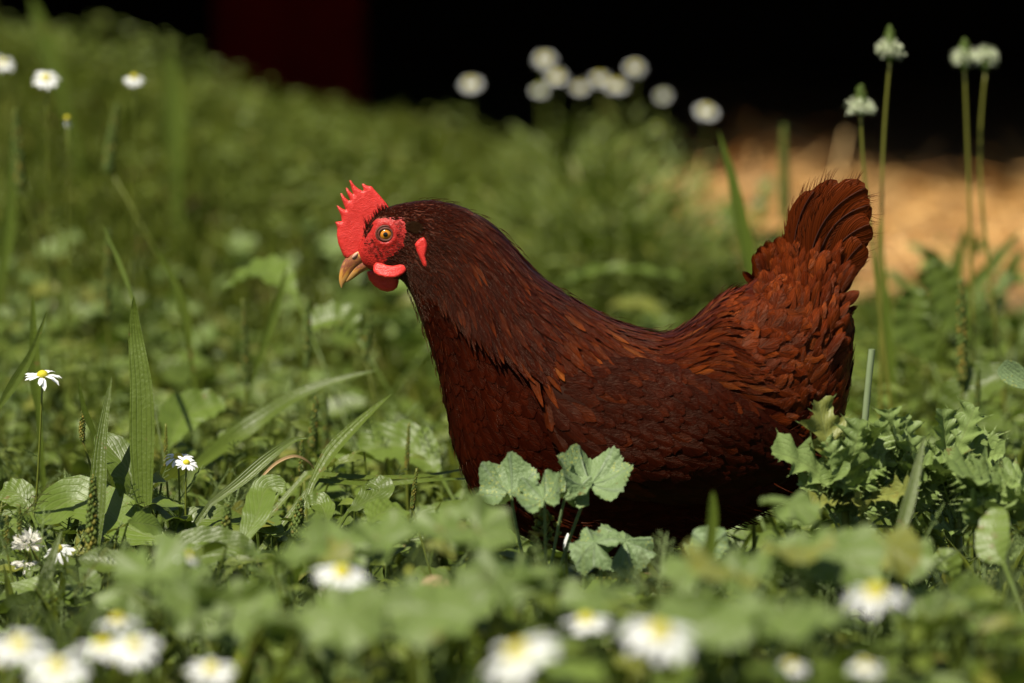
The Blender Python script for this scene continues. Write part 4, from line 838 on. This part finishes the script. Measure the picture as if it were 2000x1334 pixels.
blade('ribwort_leaf',[(380,915,3.25),(480,840,3.3),(600,765,3.3),(740,722,3.3)],42,'long blurred leaf arching to the right behind the daisy pair','leaf',R=.33,face=(.2,-.6,.8))
blade('ribwort_leaf',[(612,945,3.02),(650,885,3.04),(705,825,3.06),(764,770,3.08)],34,'slanting grooved leaf left of the hen breast, pointing up right','leaf',R=.6,face=(-.4,-.7,.5),fold=.5)
blade('ribwort_leaf',[(410,985,2.95),(470,940,2.96),(525,893,2.97),(570,862,2.98),(604,856,2.98)],24,'narrow leaf with a curled tip arching between the daisy pair and the dry stalk','leaf',R=.3,face=(.3,-.7,.7))
blade('grass_blade',[(600,925,3.05),(720,934,3.06),(830,930,3.08),(930,912,3.12)],15,'flattened pale grass blade lying behind the hen breast, upper of two',R=.95,face=(0,-.5,.9),prof='flat')
blade('grass_blade',[(620,940,3.03),(740,947,3.05),(850,938,3.06),(935,936,3.1)],16,'flattened pale grass blade lying behind the hen breast, lower of two',R=.85,face=(0,-.5,.9),prof='flat')
blade('grass_blade',[(75,1180,2.75),(95,1110,2.76),(120,1035,2.78)],26,'dark blade crossing in front of the half hidden daisy',R=.05)
blade('grass_blade',[(262,590,3.3),(232,510,3.35),(200,440,3.4)],9,'thin dark stem leaning left above the tallest ribbed leaf',R=.1)
blade('grass_blade',[(1475,560,3.75),(1455,470,3.75),(1430,350,3.75),(1403,255,3.75)],28,'tall soft pointed blade left of the hen tail',R=.9)
blade('grass_blade',[(372,690,3.6),(360,610,3.6),(335,540,3.6),(300,480,3.6)],20,'pale blurred wavy blade bending left in the middle of the bank',R=1.)
blade('grass_blade',[(345,330,5.0),(340,200,5.0),(335,100,5.0)],44,'wide pale blurred blade upright on the upper bank',R=.8)
blade('grass_blade',[(120,180,5.2),(90,80,5.2),(60,-10,5.2)],40,'pale blurred blade leaving the frame at the top left corner',R=.8)
blade('grass_blade',[(500,720,3.6),(540,600,3.6),(560,520,3.6)],18,'blurred slanting blade on the bank left of the hen beak',R=.5)
blade('grass_blade',[(0,560,3.9),(20,420,3.9),(25,230,3.9)],26,'blurred upright blade at the left edge of the bank',R=.6)
blade('grass_blade',[(1740,800,3.9),(1728,640,3.9),(1715,430,3.9)],34,'broad blurred blade rising directly behind the hen tail',R=.9)
blade('grass_blade',[(1840,640,4.2),(1860,560,4.2),(1885,440,4.2)],34,'blurred blade rising toward the right pair of plantain heads',R=.7)
blade('grass_blade',[(1850,620,4.2),(1920,540,4.2),(1992,450,4.2)],34,'blurred blade slanting to the right edge above the straw line',R=.9)
blade('grass_blade',[(1745,1080,2.7),(1780,960,2.72),(1805,850,2.74)],26,'soft blade rising through the thistle',R=.3)
blade('grass_blade',[(1470,1290,2.2),(1500,1180,2.2),(1520,1100,2.2)],22,'pale blurred blade in the foreground below the hen belly',R=.9)
blade('grass_blade',[(1388,1060,2.5),(1392,1010,2.5),(1392,960,2.5)],22,'short blurred stub in front of the hen belly',R=.8,prof='flat')
# cut hollow stem
p=np.array([P(1688,838,2.9),P(1695,760,2.9),P(1703,682,2.9)]); p=rooted(spline(p,12)); g=G(); tube(g,p,.0026,10,R=.9,cap=False); o=g.build('cut_stem',plain('pale_hollow_stem',(.30,.36,.20),.4,(.22,.28,.13),80,trans=.2),origin=p[0]); tag(o,'pale cut hollow stem standing behind the thistle, right of the hen','stem')
# ---------------------------------------------------------------- plantain flower stalks
def anthers(px,py,D,htop,hbot,wpx,foot,label,pale=.0):
    k=D/FPX; top=P(px,py-htop,D); c=P(px,py,D); bot=P(px,py+hbot,D); ft=P(*foot,D); base=rooted(np.array([ft,c]))[0]; root=empty('plantain_flower',base,label,'plantain flower','ribwort plantain flowers against the shed')
    g=G(); K=14; v=np.linspace(0,1,K); pr=np.sin(np.pi*(v*.92+.05))**.8*(1-.5*v)*11*k*1.1+.0004; tube(g,bot+(top-bot)*v[:,None],pr,10,R=.1)
    for j in range(90):
        t=random.random()*.92; a=random.uniform(0,6.28); r=np.interp(t,v,pr); p_=bot+(top-bot)*t; d=np.array([math.cos(a),math.sin(a),.7]); tube(g,np.array([p_+d*r*.8,p_+d*(r+.0012)]),np.array([.0007,.0003]),4,R=random.random()*.4)
    g.V=[x-base for x in g.V]; g.build('flower_head',mat_spike,root)
    g=G(); n=210; a=rng.uniform(0,2*np.pi,n); rr=rng.uniform(.35,1,n)*wpx*k/2; z=rng.normal(0,7,n)*k+(1-rr/(wpx*k/2))*8*k
    p0=c+np.stack([np.cos(a)*rr*.2,np.sin(a)*rr*.2,z*.6],-1); p1=c+np.stack([np.cos(a)*rr,np.sin(a)*rr,z],-1)
    stalks(g,p1,p0,.00022,rng.random(n)); inst(g,leaf_t(3,3,.8,0,.5,0,.6,1,1.),p1,frame(rng.normal(0,1,(n,3)),rng.normal(0,1,(n,3))),rng.uniform(.0014,.003,n),rng.random(n))
    g.V=[x-base for x in g.V]; g.build('anthers',mat_cream,root)
    g=G(); tube(g,rooted(bez(ft,(ft*.5+bot*.5)+[random.uniform(-.012,.012),0,0],bot,14)),np.linspace(.0017,.0011,17) if len(rooted(bez(ft,(ft+bot)/2,bot,14)))==17 else .0013,7,R=.35); g.V=[x-base for x in g.V]; g.build('stalk',mat_stem,root)
anthers(1738,96,3.55,48,26,54,(1722,420),'tallest plantain flower, standing alone with a long tip against the black shed')
anthers(1681,210,3.5,46,16,56,(1697,420),'shorter plantain flower with a white pointed head, closest to the hen tail')
anthers(1884,114,3.7,40,26,56,(1896,470),'plantain flower of the right pair, left one with the taller tip')
anthers(1925,110,3.75,18,30,48,(1926,470),'plantain flower of the right pair, right one on a reddish neck')
# ---------------------------------------------------------------- seed spikes of greater plantain
def spike(pts,w,label,R=.4,loose_=.25,top=.0,group='seed spikes of greater plantain'):
    """pts: stem foot .. spike foot .. tip as (px,py,D); the spike fills the last two points"""
    p=np.array([P(*q) for q in pts]); k=pts[-1][2]/FPX; base=rooted(p)[0]; R=min(R*.75,.5); root=empty('seed_spike',base,label,'seed spike',group)
    sp_=spline(p[-3:] if len(p)>2 else p,30)[-20:] if len(p)>2 else spline(p,20); st=rooted(spline(p,14)); g=G(); tube(g,st,.0010,6,R=.4); g.V=[x-base for x in g.V]; g.build('stalk',mat_stem,root)
    g=G(); n=int(60+np.linalg.norm(sp_[-1]-sp_[0])/.0009); L_=np.linspace(0,1,n); r=w*k/2
    tube(g,sp_,r*.35,6,R=R)
    oc=np.array([(1,0,0),(0,1,0),(-1,0,0),(0,-1,0),(0,0,1.5),(0,0,-1.2)],float); ot=np.array([(0,1,4),(1,2,4),(2,3,4),(3,0,4),(1,0,5),(2,1,5),(3,2,5),(0,3,5)])
    for i in range(n):
        t=L_[i]; x=sp_[0]+0; f=t*19; j=min(int(f),18); x=sp_[j]*(1-f+j)+sp_[j+1]*(f-j); a=i*2.4; env=(.75+.25*math.sin(3.1*min(1,t+.1)))*(1-.45*t**4)
        d=np.array([math.cos(a),math.sin(a),.25]); c=x+d*r*.72*env; s_=r*.42*env*random.uniform(.75,1.2); g.add(oc*s_+c,T=ot,R=min(1,max(0,R+random.gauss(0,loose_))))
    g.V=[x-base for x in g.V]; g.build('seed_head',mat_spike,root)
SP=[([(168,880,3.02),(160,848,3.02),(165,784,3.02)],13,'short brownish seed spike behind the pointed upright leaf',.75),
([(165,1130,2.84),(178,1070,2.84),(182,930,2.84)],26,'long thick seed spike crossing the foot of the pointed upright leaf',.35),
([(575,1060,2.9),(578,1040,2.9),(588,976,2.9)],24,'fat yellow green seed spike right of centre in the low leaves',.3),
([(440,1130,2.82),(438,1105,2.82),(445,985,2.82)],28,'bushy green seed spike standing left of the fat one',.2),
([(515,1140,2.8),(520,1125,2.8),(530,1085,2.8)],18,'dark knobbly seed spike tip half buried in leaves',.5),
([(808,1000,2.98),(806,985,2.98),(814,915,2.98)],11,'thin orange speckled seed spike left of the hen breast',.6),
([(795,930,3.15),(795,905,3.15),(799,826,3.15)],10,'thin orange speckled seed spike behind and above the other near the breast',.7),
([(612,880,3.2),(610,865,3.2),(618,776,3.2)],17,'green seed spike above the slanting grooved leaf',.3),
([(640,900,3.35),(636,860,3.35),(634,765,3.35)],18,'blurred green seed spike right of the one above the grooved leaf',.25),
([(325,930,3.05),(324,910,3.05),(324,828,3.05)],9,'slim orange seed spike directly left of the daisy pair',.8),
([(42,1060,2.86),(38,1045,2.86),(38,985,2.86)],11,'small seed spike above the round clover flower',.35),
([(14,1080,2.86),(12,1065,2.86),(14,1008,2.86)],12,'orange seed spike at the left edge beside the clover flowers',.8),
([(590,900,3.1),(588,920,3.1),(590,855,3.1)],12,'short seed spike just right of the dry arched stalk',.3),
([(480,760,3.5),(480,730,3.5),(474,585,3.5)],17,'blurred upright seed spike on the bank left of the hen',.25),
([(600,740,3.5),(600,700,3.5),(603,585,3.5)],16,'blurred seed spike below the hen beak',.2),
([(715,700,3.55),(715,690,3.55),(722,610,3.55)],18,'blurred seed spike between the wattles and the arching leaf',.2),
([(210,640,3.7),(208,600,3.7),(212,450,3.7)],18,'blurred tall seed spike in the middle of the left bank',.3),
([(215,330,3.9),(212,325,3.9),(228,205,3.9)],24,'blurred seed spike under the smaller high daisy',.25),
([(45,380,3.8),(38,350,3.8),(30,215,3.8)],24,'blurred seed spike near the left edge under the ragged daisy',.35),
([(1880,760,3.4),(1880,720,3.4),(1876,545,3.4)],24,'blurred thick seed spike at the right above the thistle',.45),
([(1532,460,4.4),(1532,400,4.4),(1531,245,4.4)],22,'blurred tan tipped seed spike in front of the straw left of the tail',.5),
([(1905,800,3.3),(1908,790,3.3),(1912,720,3.3)],14,'small blurred seed spike right of the thick one at the right',.2),
([(1355,1230,2.3),(1368,1180,2.3),(1375,1060,2.3)],20,'blurred seed spike in the foreground below the hen belly',.5),
([(1790,1330,2.3),(1790,1310,2.3),(1788,1240,2.3)],26,'pale blurred seed spike at the bottom right',.3)]
for a in SP: spike(a[0],a[1],a[2],a[3])
# ---------------------------------------------------------------- mallow plants
def mleaf(c,r,n,d,seed,mat,root,base,stalk_to,cup=.2,wav=.12,pleat=.06,hi=False,R=.5,name='leaf',sx=1.):
    tm=mallow_t(7 if hi else 4,112 if hi else 42,cup,pleat,wav,seed,.018 if hi else .012,gap=.35)
    n=nrm(n); d=np.array(d,float); d=nrm(d-n*(n@d))
    g=G(); F_=frame(np.array([d],float),np.array([n],float)); inst(g,tm,np.array([c]),F_,np.array([[r*sx,r,r]]),np.array([R])); 
    o_=G(); pts=bez(stalk_to,(np.array(stalk_to)*.4+c*.6)+np.array([random.uniform(-.008,.008),0,-.004]),c,9); tube(g,pts,np.linspace(.0016,.0011,9),6,R=.5); g.V=[x-base for x in g.V]; return g.build(name,mat,root)
def mallow(px,py,D,label,leaves,mat,group='mallow plants',hi=False):
    c=P(px,py,D); base=np.array([c[0],c[1],0.]); base[2]=gz(base)-.004; root=empty('mallow_plant',base,label,'mallow plant',group)
    node=base+np.array([0,0,max(.01,(c[2]-base[2])*.45)]); g=G(); tube(g,bez(base,(base+node)/2+[.003,0,0],node,6),.0022,8,R=.4); g.V=[x-base for x in g.V]; g.build('stem',mat_stem,root)
    for i,(lx,ly,lD,r,n,d,cup,wav) in enumerate(leaves): mleaf(P(lx,ly,lD),r,n,d,i*3+int(px)%7,mat,root,base,node,cup,wav,hi=hi,R=(.12+.2*i if hi else random.random()))
    return root
m0=mallow(1062,1075,2.86,'dusty mallow plant with scalloped leaves standing against the dark breast of the hen',[
 (998,965,2.84,.0255,(-.25,-.48,.85),(-.35,.5,.7),.5,.2),(1062,975,2.81,.0195,(-.35,-.5,.8),(-.3,.5,.7),.55,.25),(1104,970,2.84,.0185,(.5,-.45,.75),(.4,.5,.6),.55,.25),
 (1154,945,2.85,.029,(.15,-.5,.85),(.12,.5,.8),.5,.2)],mat_mallow_sharp,hi=True)
g=G()
for i in range(60):
    t=random.random(); p_=P(1062+random.gauss(0,10),1000+t*70,2.86+random.uniform(-.01,.01)); tube(g,np.array([p_,p_+np.array([random.gauss(0,.003),random.gauss(0,.003),.003])]),np.array([.0022,.0008]),5,R=random.random())
b0=np.array(m0.location); g.V=[x-b0 for x in g.V]; g.build('flower_buds',mat_spike,m0)
mallow(1180,1100,2.82,'dusty mallow plant with crumpled speckled leaves low in front of the hen',[(1162,1060,2.80,.021,(-.3,-.5,.8),(-.6,.3,.5),-.3,.25),(1220,1056,2.82,.026,(.25,-.5,.85),(.5,.3,.6),-.35,.22)],mat_mallow_sharp,hi=True)
mallow(1385,1120,2.75,'small mallow plant half hidden below the hen belly',[(1380,1068,2.72,.0165,(-.2,-.6,.8),(-.2,.3,.8),.2,.2)],mat_mallow_sharp,hi=True)
FM=[(590,1075,2.35,3,80,'blurred mallow plant left of the middle foreground daisy'),(720,1050,2.42,4,80,'blurred grey green mallow plant behind the middle foreground daisy'),(900,1035,2.4,4,85,'blurred mallow plant with broad leaves in front of the hen breast'),
(1000,1140,2.3,5,100,'blurred mallow plant just left of the speckled mallow leaves'),(1400,1105,2.22,4,90,'blurred dark mallow plant under the hen belly'),(1545,975,2.45,1,30,'single blurred mallow leaf held high against the hen rear'),
(1590,1080,2.3,6,120,'blurred mallow plant with many leaves below the hen rear'),(1720,1075,2.4,4,90,'blurred mallow plant in front of the thistle'),(300,1130,2.4,3,90,'blurred mallow plant with a big round leaf at the left'),
(420,1180,2.2,4,90,'blurred mallow plant left of the bottom middle'),(620,1215,2.1,4,110,'blurred mallow plant under the middle foreground daisy'),(840,1190,2.15,4,100,'blurred mallow plant left of the tilted foreground daisy'),
(1400,1215,2.05,4,90,'blurred mallow plant right of the big foreground daisy'),(1560,1200,2.1,4,90,'blurred mallow plant left of the turned away daisy'),(1870,1210,2.35,4,90,'blurred mallow plant at the lower right'),(1140,1160,2.25,3,80,'blurred mallow plant above the flat foreground daisy')]
for px,py,D,nl,spr,lab in FM:
    lv=[]
    for i in range(nl):
        a=2*np.pi*i/nl+random.random(); x=px+math.cos(a)*spr*.55*(nl>1); y=py+math.sin(a)*14+random.uniform(-6,18)*(nl>1); n=(random.gauss(0,.3),-.35+random.gauss(0,.3),1); lv.append((x,y,D+math.sin(a)*.06,random.uniform(.018,.027),n,(math.cos(a),math.sin(a),.2),random.uniform(-.25,.3),.15))
    mallow(px,py,D,lab,lv,mat_mallow,'blurred mallow plants of the foreground')
# broad leaves: sharp ones at the left, soft ones on the bank
def broadleaf(pts,wpx,label,R=.5,face=(0,-.5,.85),mat=None,group='broad single leaves',fold=.2,wave=.001):
    p=np.array([P(*q) for q in pts]); p=spline(p,22); K=22; v=np.linspace(0,1,K); w=wpx*pts[0][2]/FPX/2
    W=w*(.12+.88*smooth(0,.4,v))*np.clip(1-np.clip((v-.5)/.5,0,1)**2.4,0,1)**.7+.0003; g=G(); ribbon(g,p,W,np.array(face,float),fold=fold,R=R,nu=9,wave=wave)
    st=rooted(p)[:4]; 
    if len(rooted(p))>K: tube(g,st,.0015,6,R=.5)
    return tag(g.build('broad_leaf',mat or mat_broad,origin=rooted(p)[0]),label,'leaf',group)
BL=[([(330,1060,2.9),(260,1035,2.92),(150,975,2.96),(75,1025,2.93)],105,'large ribbed leaf lying behind the seed spike at the left',.7,(.1,-.75,.65)),
([(240,990,2.95),(255,930,2.96),(190,845,2.98)],80,'dark crinkled upright leaf left of the tallest ribbed blade',.05,(.4,-.8,.4)),
([(460,1080,2.85),(500,1010,2.87),(520,955,2.9),(560,952,2.9)],60,'curved smooth leaf with a pale midrib left of the fat seed spike',.6,(-.2,-.8,.5)),
([(640,1020,2.9),(625,985,2.92),(598,985,2.92)],50,'small rounded leaf right of the fat seed spike',.5,(.3,-.7,.6)),
([(720,1020,2.8),(750,1000,2.82),(790,995,2.84)],70,'pale veined leaf catching the sun low beside the breast',.95,(0,-.6,.8)),
([(680,1000,2.95),(740,960,2.97),(720,940,2.98)],60,'dark folded leaf above the pale veined one',.0,(0,-.6,.8)),
([(300,1090,2.8),(400,1062,2.8),(500,1075,2.8)],70,'dark leaf with long veins under the bushy seed spike',.15,(0,-.75,.6)),
([(60,1000,2.95),(35,965,2.96),(0,960,2.97)],60,'rounded ribbed leaf at the left edge above the clover flowers',.4,(0,-.8,.6)),
([(470,1150,2.7),(560,1115,2.72),(640,1100,2.74)],50,'long leaf in shade right of the bushy seed spike',.1,(0,-.5,.8)),
([(1870,1130,2.7),(1850,1095,2.7),(1830,1110,2.7)],50,'yellow spotted leaf below the thistle at the right',.95,(-.3,-.7,.5)),
([(1960,1100,2.65),(1940,1060,2.66),(1950,990,2.68)],70,'broad lit leaf at the right edge below the thistle',.9,(-.4,-.8,.4)),
([(1880,1240,2.5),(1905,1180,2.5),(1860,1130,2.5)],80,'soft leaf above the lower right corner',.7,(-.3,-.7,.6)),
([(1950,1330,2.4),(1960,1250,2.4),(1950,1180,2.4)],110,'large soft leaf in the lower right corner',.6,(.2,-.9,.4)),
([(330,850,3.35),(360,790,3.4),(440,765,3.42)],110,'pale broad blurred leaf behind the daisy pair',1.,(.2,-.6,.75)),
([(860,905,3.25),(790,850,3.28),(690,860,3.3)],120,'broad pale leaf behind the thin seed spikes near the breast',.85,(0,-.75,.65)),
([(580,560,3.7),(520,510,3.75),(440,540,3.8)],90,'pale blurred broad leaf on the bank level with the beak',.95,(0,-.6,.75)),
([(700,640,3.6),(660,600,3.6),(590,620,3.6)],80,'blurred leaf below the wattles',.7,(0,-.6,.75)),
([(1090,530,4.3),(1190,505,4.4),(1340,520,4.3)],34,'long pale blurred leaf spread behind the hen back',.8,(.1,-.4,.9)),
([(1820,690,3.8),(1780,610,3.8),(1790,540,3.8)],90,'blurred upright leaf right of the hen tail',.6,(0,-.9,.4)),
([(1900,660,3.9),(1850,560,3.9),(1815,490,3.9)],80,'blurred upright leaf below the right pair of plantain heads',.5,(0,-.9,.4)),
([(880,600,4.),(950,560,4.),(1010,580,4.)],50,'dark blurred leaf behind the hen neck',.1,(0,-.7,.7)),
([(1990,700,3.4),(1900,740,3.4),(1850,800,3.4)],110,'broad dark blurred leaf at the right edge above the thistle',.1,(0,-.7,.7))]
for a in BL: fr=a[0][0][2]>3.2; broadleaf([(x,y+22*fr,d) for x,y,d in a[0]],a[1]*(.8 if fr else 1),a[2],a[3]*(.65 if fr else 1),a[4],wave=.003 if fr else .0012,fold=.4 if fr else .2)
loose('nibbled_leaf',[(1955,712,2.85),(1975,730,2.85),(2012,752,2.85)],.009,mat_mallow_sharp,'small insect nibbled leaf poking in at the right edge','leaf',nrm_=(-.3,-.8,.5))
# ---------------------------------------------------------------- thistles
def tleaf(g,a,b_,w,n,R,lobes=3):
    K=lobes*8+1; p=bez(a,(a+b_)/2+np.array([0,0,.014])*random.uniform(-.3,1),b_,K); v=np.linspace(0,1,K); t=nrm(np.gradient(p,axis=0)); n=np.broadcast_to(np.array(n,float),(K,3)); s_=nrm(np.cross(t,n)); n2=np.cross(s_,t)
    env=np.sin(np.pi*(v*.84+.13))**.6; half=[]; peaks=[]
    for sd in (0,1):
        ph=random.uniform(-.25,.25); f=v*lobes*(1+random.uniform(-.12,.12))+ph+.1*np.sin(v*9+R*20); tri=1-np.abs((f%1)-.55)/.55; amp=np.array([random.uniform(.65,1.15) for _ in range(lobes+3)])[np.clip(np.floor(f).astype(int)+1,0,lobes+2)]
        small=.10*np.abs(np.sin(v*lobes*9.4+sd)); h=w*1.6*env*(.36+.66*np.clip(tri,0,1)**1.25*amp+small); half.append(h+.0003); peaks.append([k for k in range(1,K-1) if h[k]>h[k-1] and h[k]>=h[k+1]])
    u=np.linspace(-1,1,9); au=np.abs(u)[None]; W=np.where(u[None]<0,half[0][:,None],half[1][:,None])
    cr=(np.sin(v*lobes*6.28*1.3+R*30)[:,None]*.22+rng.normal(0,.05,(K,9)))*au*W
    X=p[:,None]+s_[:,None]*(u[None]*W)[...,None]+t[:,None]*(au**1.4*W*.55)[...,None]+n2[:,None]*(.38*au*W+cr)[...,None]; U=np.stack(np.broadcast_arrays((u/2+.5)[None],v[:,None]),-1)
    g.add(X.reshape(-1,3),grid(9,K),U=U.reshape(-1,2),R=R)
    for q,sd in enumerate((0,8)):
        for k in peaks[q]:
            e=X[k,sd]; dd=nrm(e-p[k]+t[k]*.003); f=np.cross(dd,n2[k])*.0005; g.add([e-f,e+f,e+dd*.0045],T=[(0,1,2)],U=[(.4,.5)]*3,R=1)
def thistle(px,py,D,label,leaves,w=.0085):
    c=P(px,py,D); base=np.array([c[0],c[1],0.]); base[2]=gz(base)-.004; root=empty('thistle',base,label,'thistle','thistles beside the hen')
    g=G(); tube(g,np.stack([base,(base+c)/2+[.004,0,0],c]),.003,8,R=.6); g.V=[x-base for x in g.V]; g.build('stem',mat_stem,root)
    for (ax,ay,bx,by,dd,ww) in leaves:
        g=G(); a=P(ax,ay,D); b_=P(bx,by,D+dd); tleaf(g,a,b_,w*ww,(random.gauss(0,.4),-.7,.7),random.random()); tube(g,bez(c+(base-c)*random.uniform(0,.4),(a+c)/2-[0,0,.004],a,5),.0012,5,R=.5); g.V=[x-base for x in g.V]; g.build('leaf',mat_thistle,root)
def rl(cx,cy,n,sx,sy,ln,up=0):
    o=[]
    for i in range(n):
        a=random.uniform(math.pi*1.02,math.pi*1.98); x=cx+random.gauss(0,sx); y=cy+random.gauss(0,sy); l=random.uniform(.6,1.1)*ln; o.append((x,y,x+math.cos(a)*l,y+math.sin(a)*l*.8,random.uniform(-.05,.04),random.uniform(.8,1.25)))
    return o
thistle(1650,985,2.86,'spiky thistle whose long leaf reaches left over the hen rear',[(1640,958,1508,882,-.02,1.5),(1632,925,1598,785,.01,1.6),(1650,930,1612,862,0,1.1),(1665,900,1680,820,0,1.2),(1640,960,1560,950,-.02,1.1),(1660,985,1590,990,-.03,1.),(1680,960,1640,880,-.02,1.2),(1690,940,1720,850,.02,1.2)]+rl(1665,980,16,30,30,85))
thistle(1760,1000,2.88,'spiky thistle in the middle of the patch right of the hen',rl(1755,960,26,38,38,85)+[(1740,900,1735,800,0,1.),(1775,910,1765,815,0,1.)])
thistle(1870,1010,2.9,'thistle with a bleached crinkled tip at the right end of the patch',[(1860,900,1905,795,0,1.3),(1850,900,1840,800,0,1.2),(1875,900,1945,870,0,1.)]+rl(1860,960,24,42,38,85))
thistle(1960,1030,2.8,'low wide leaved thistle at the right edge',rl(1945,1000,14,36,26,90),w=.012)
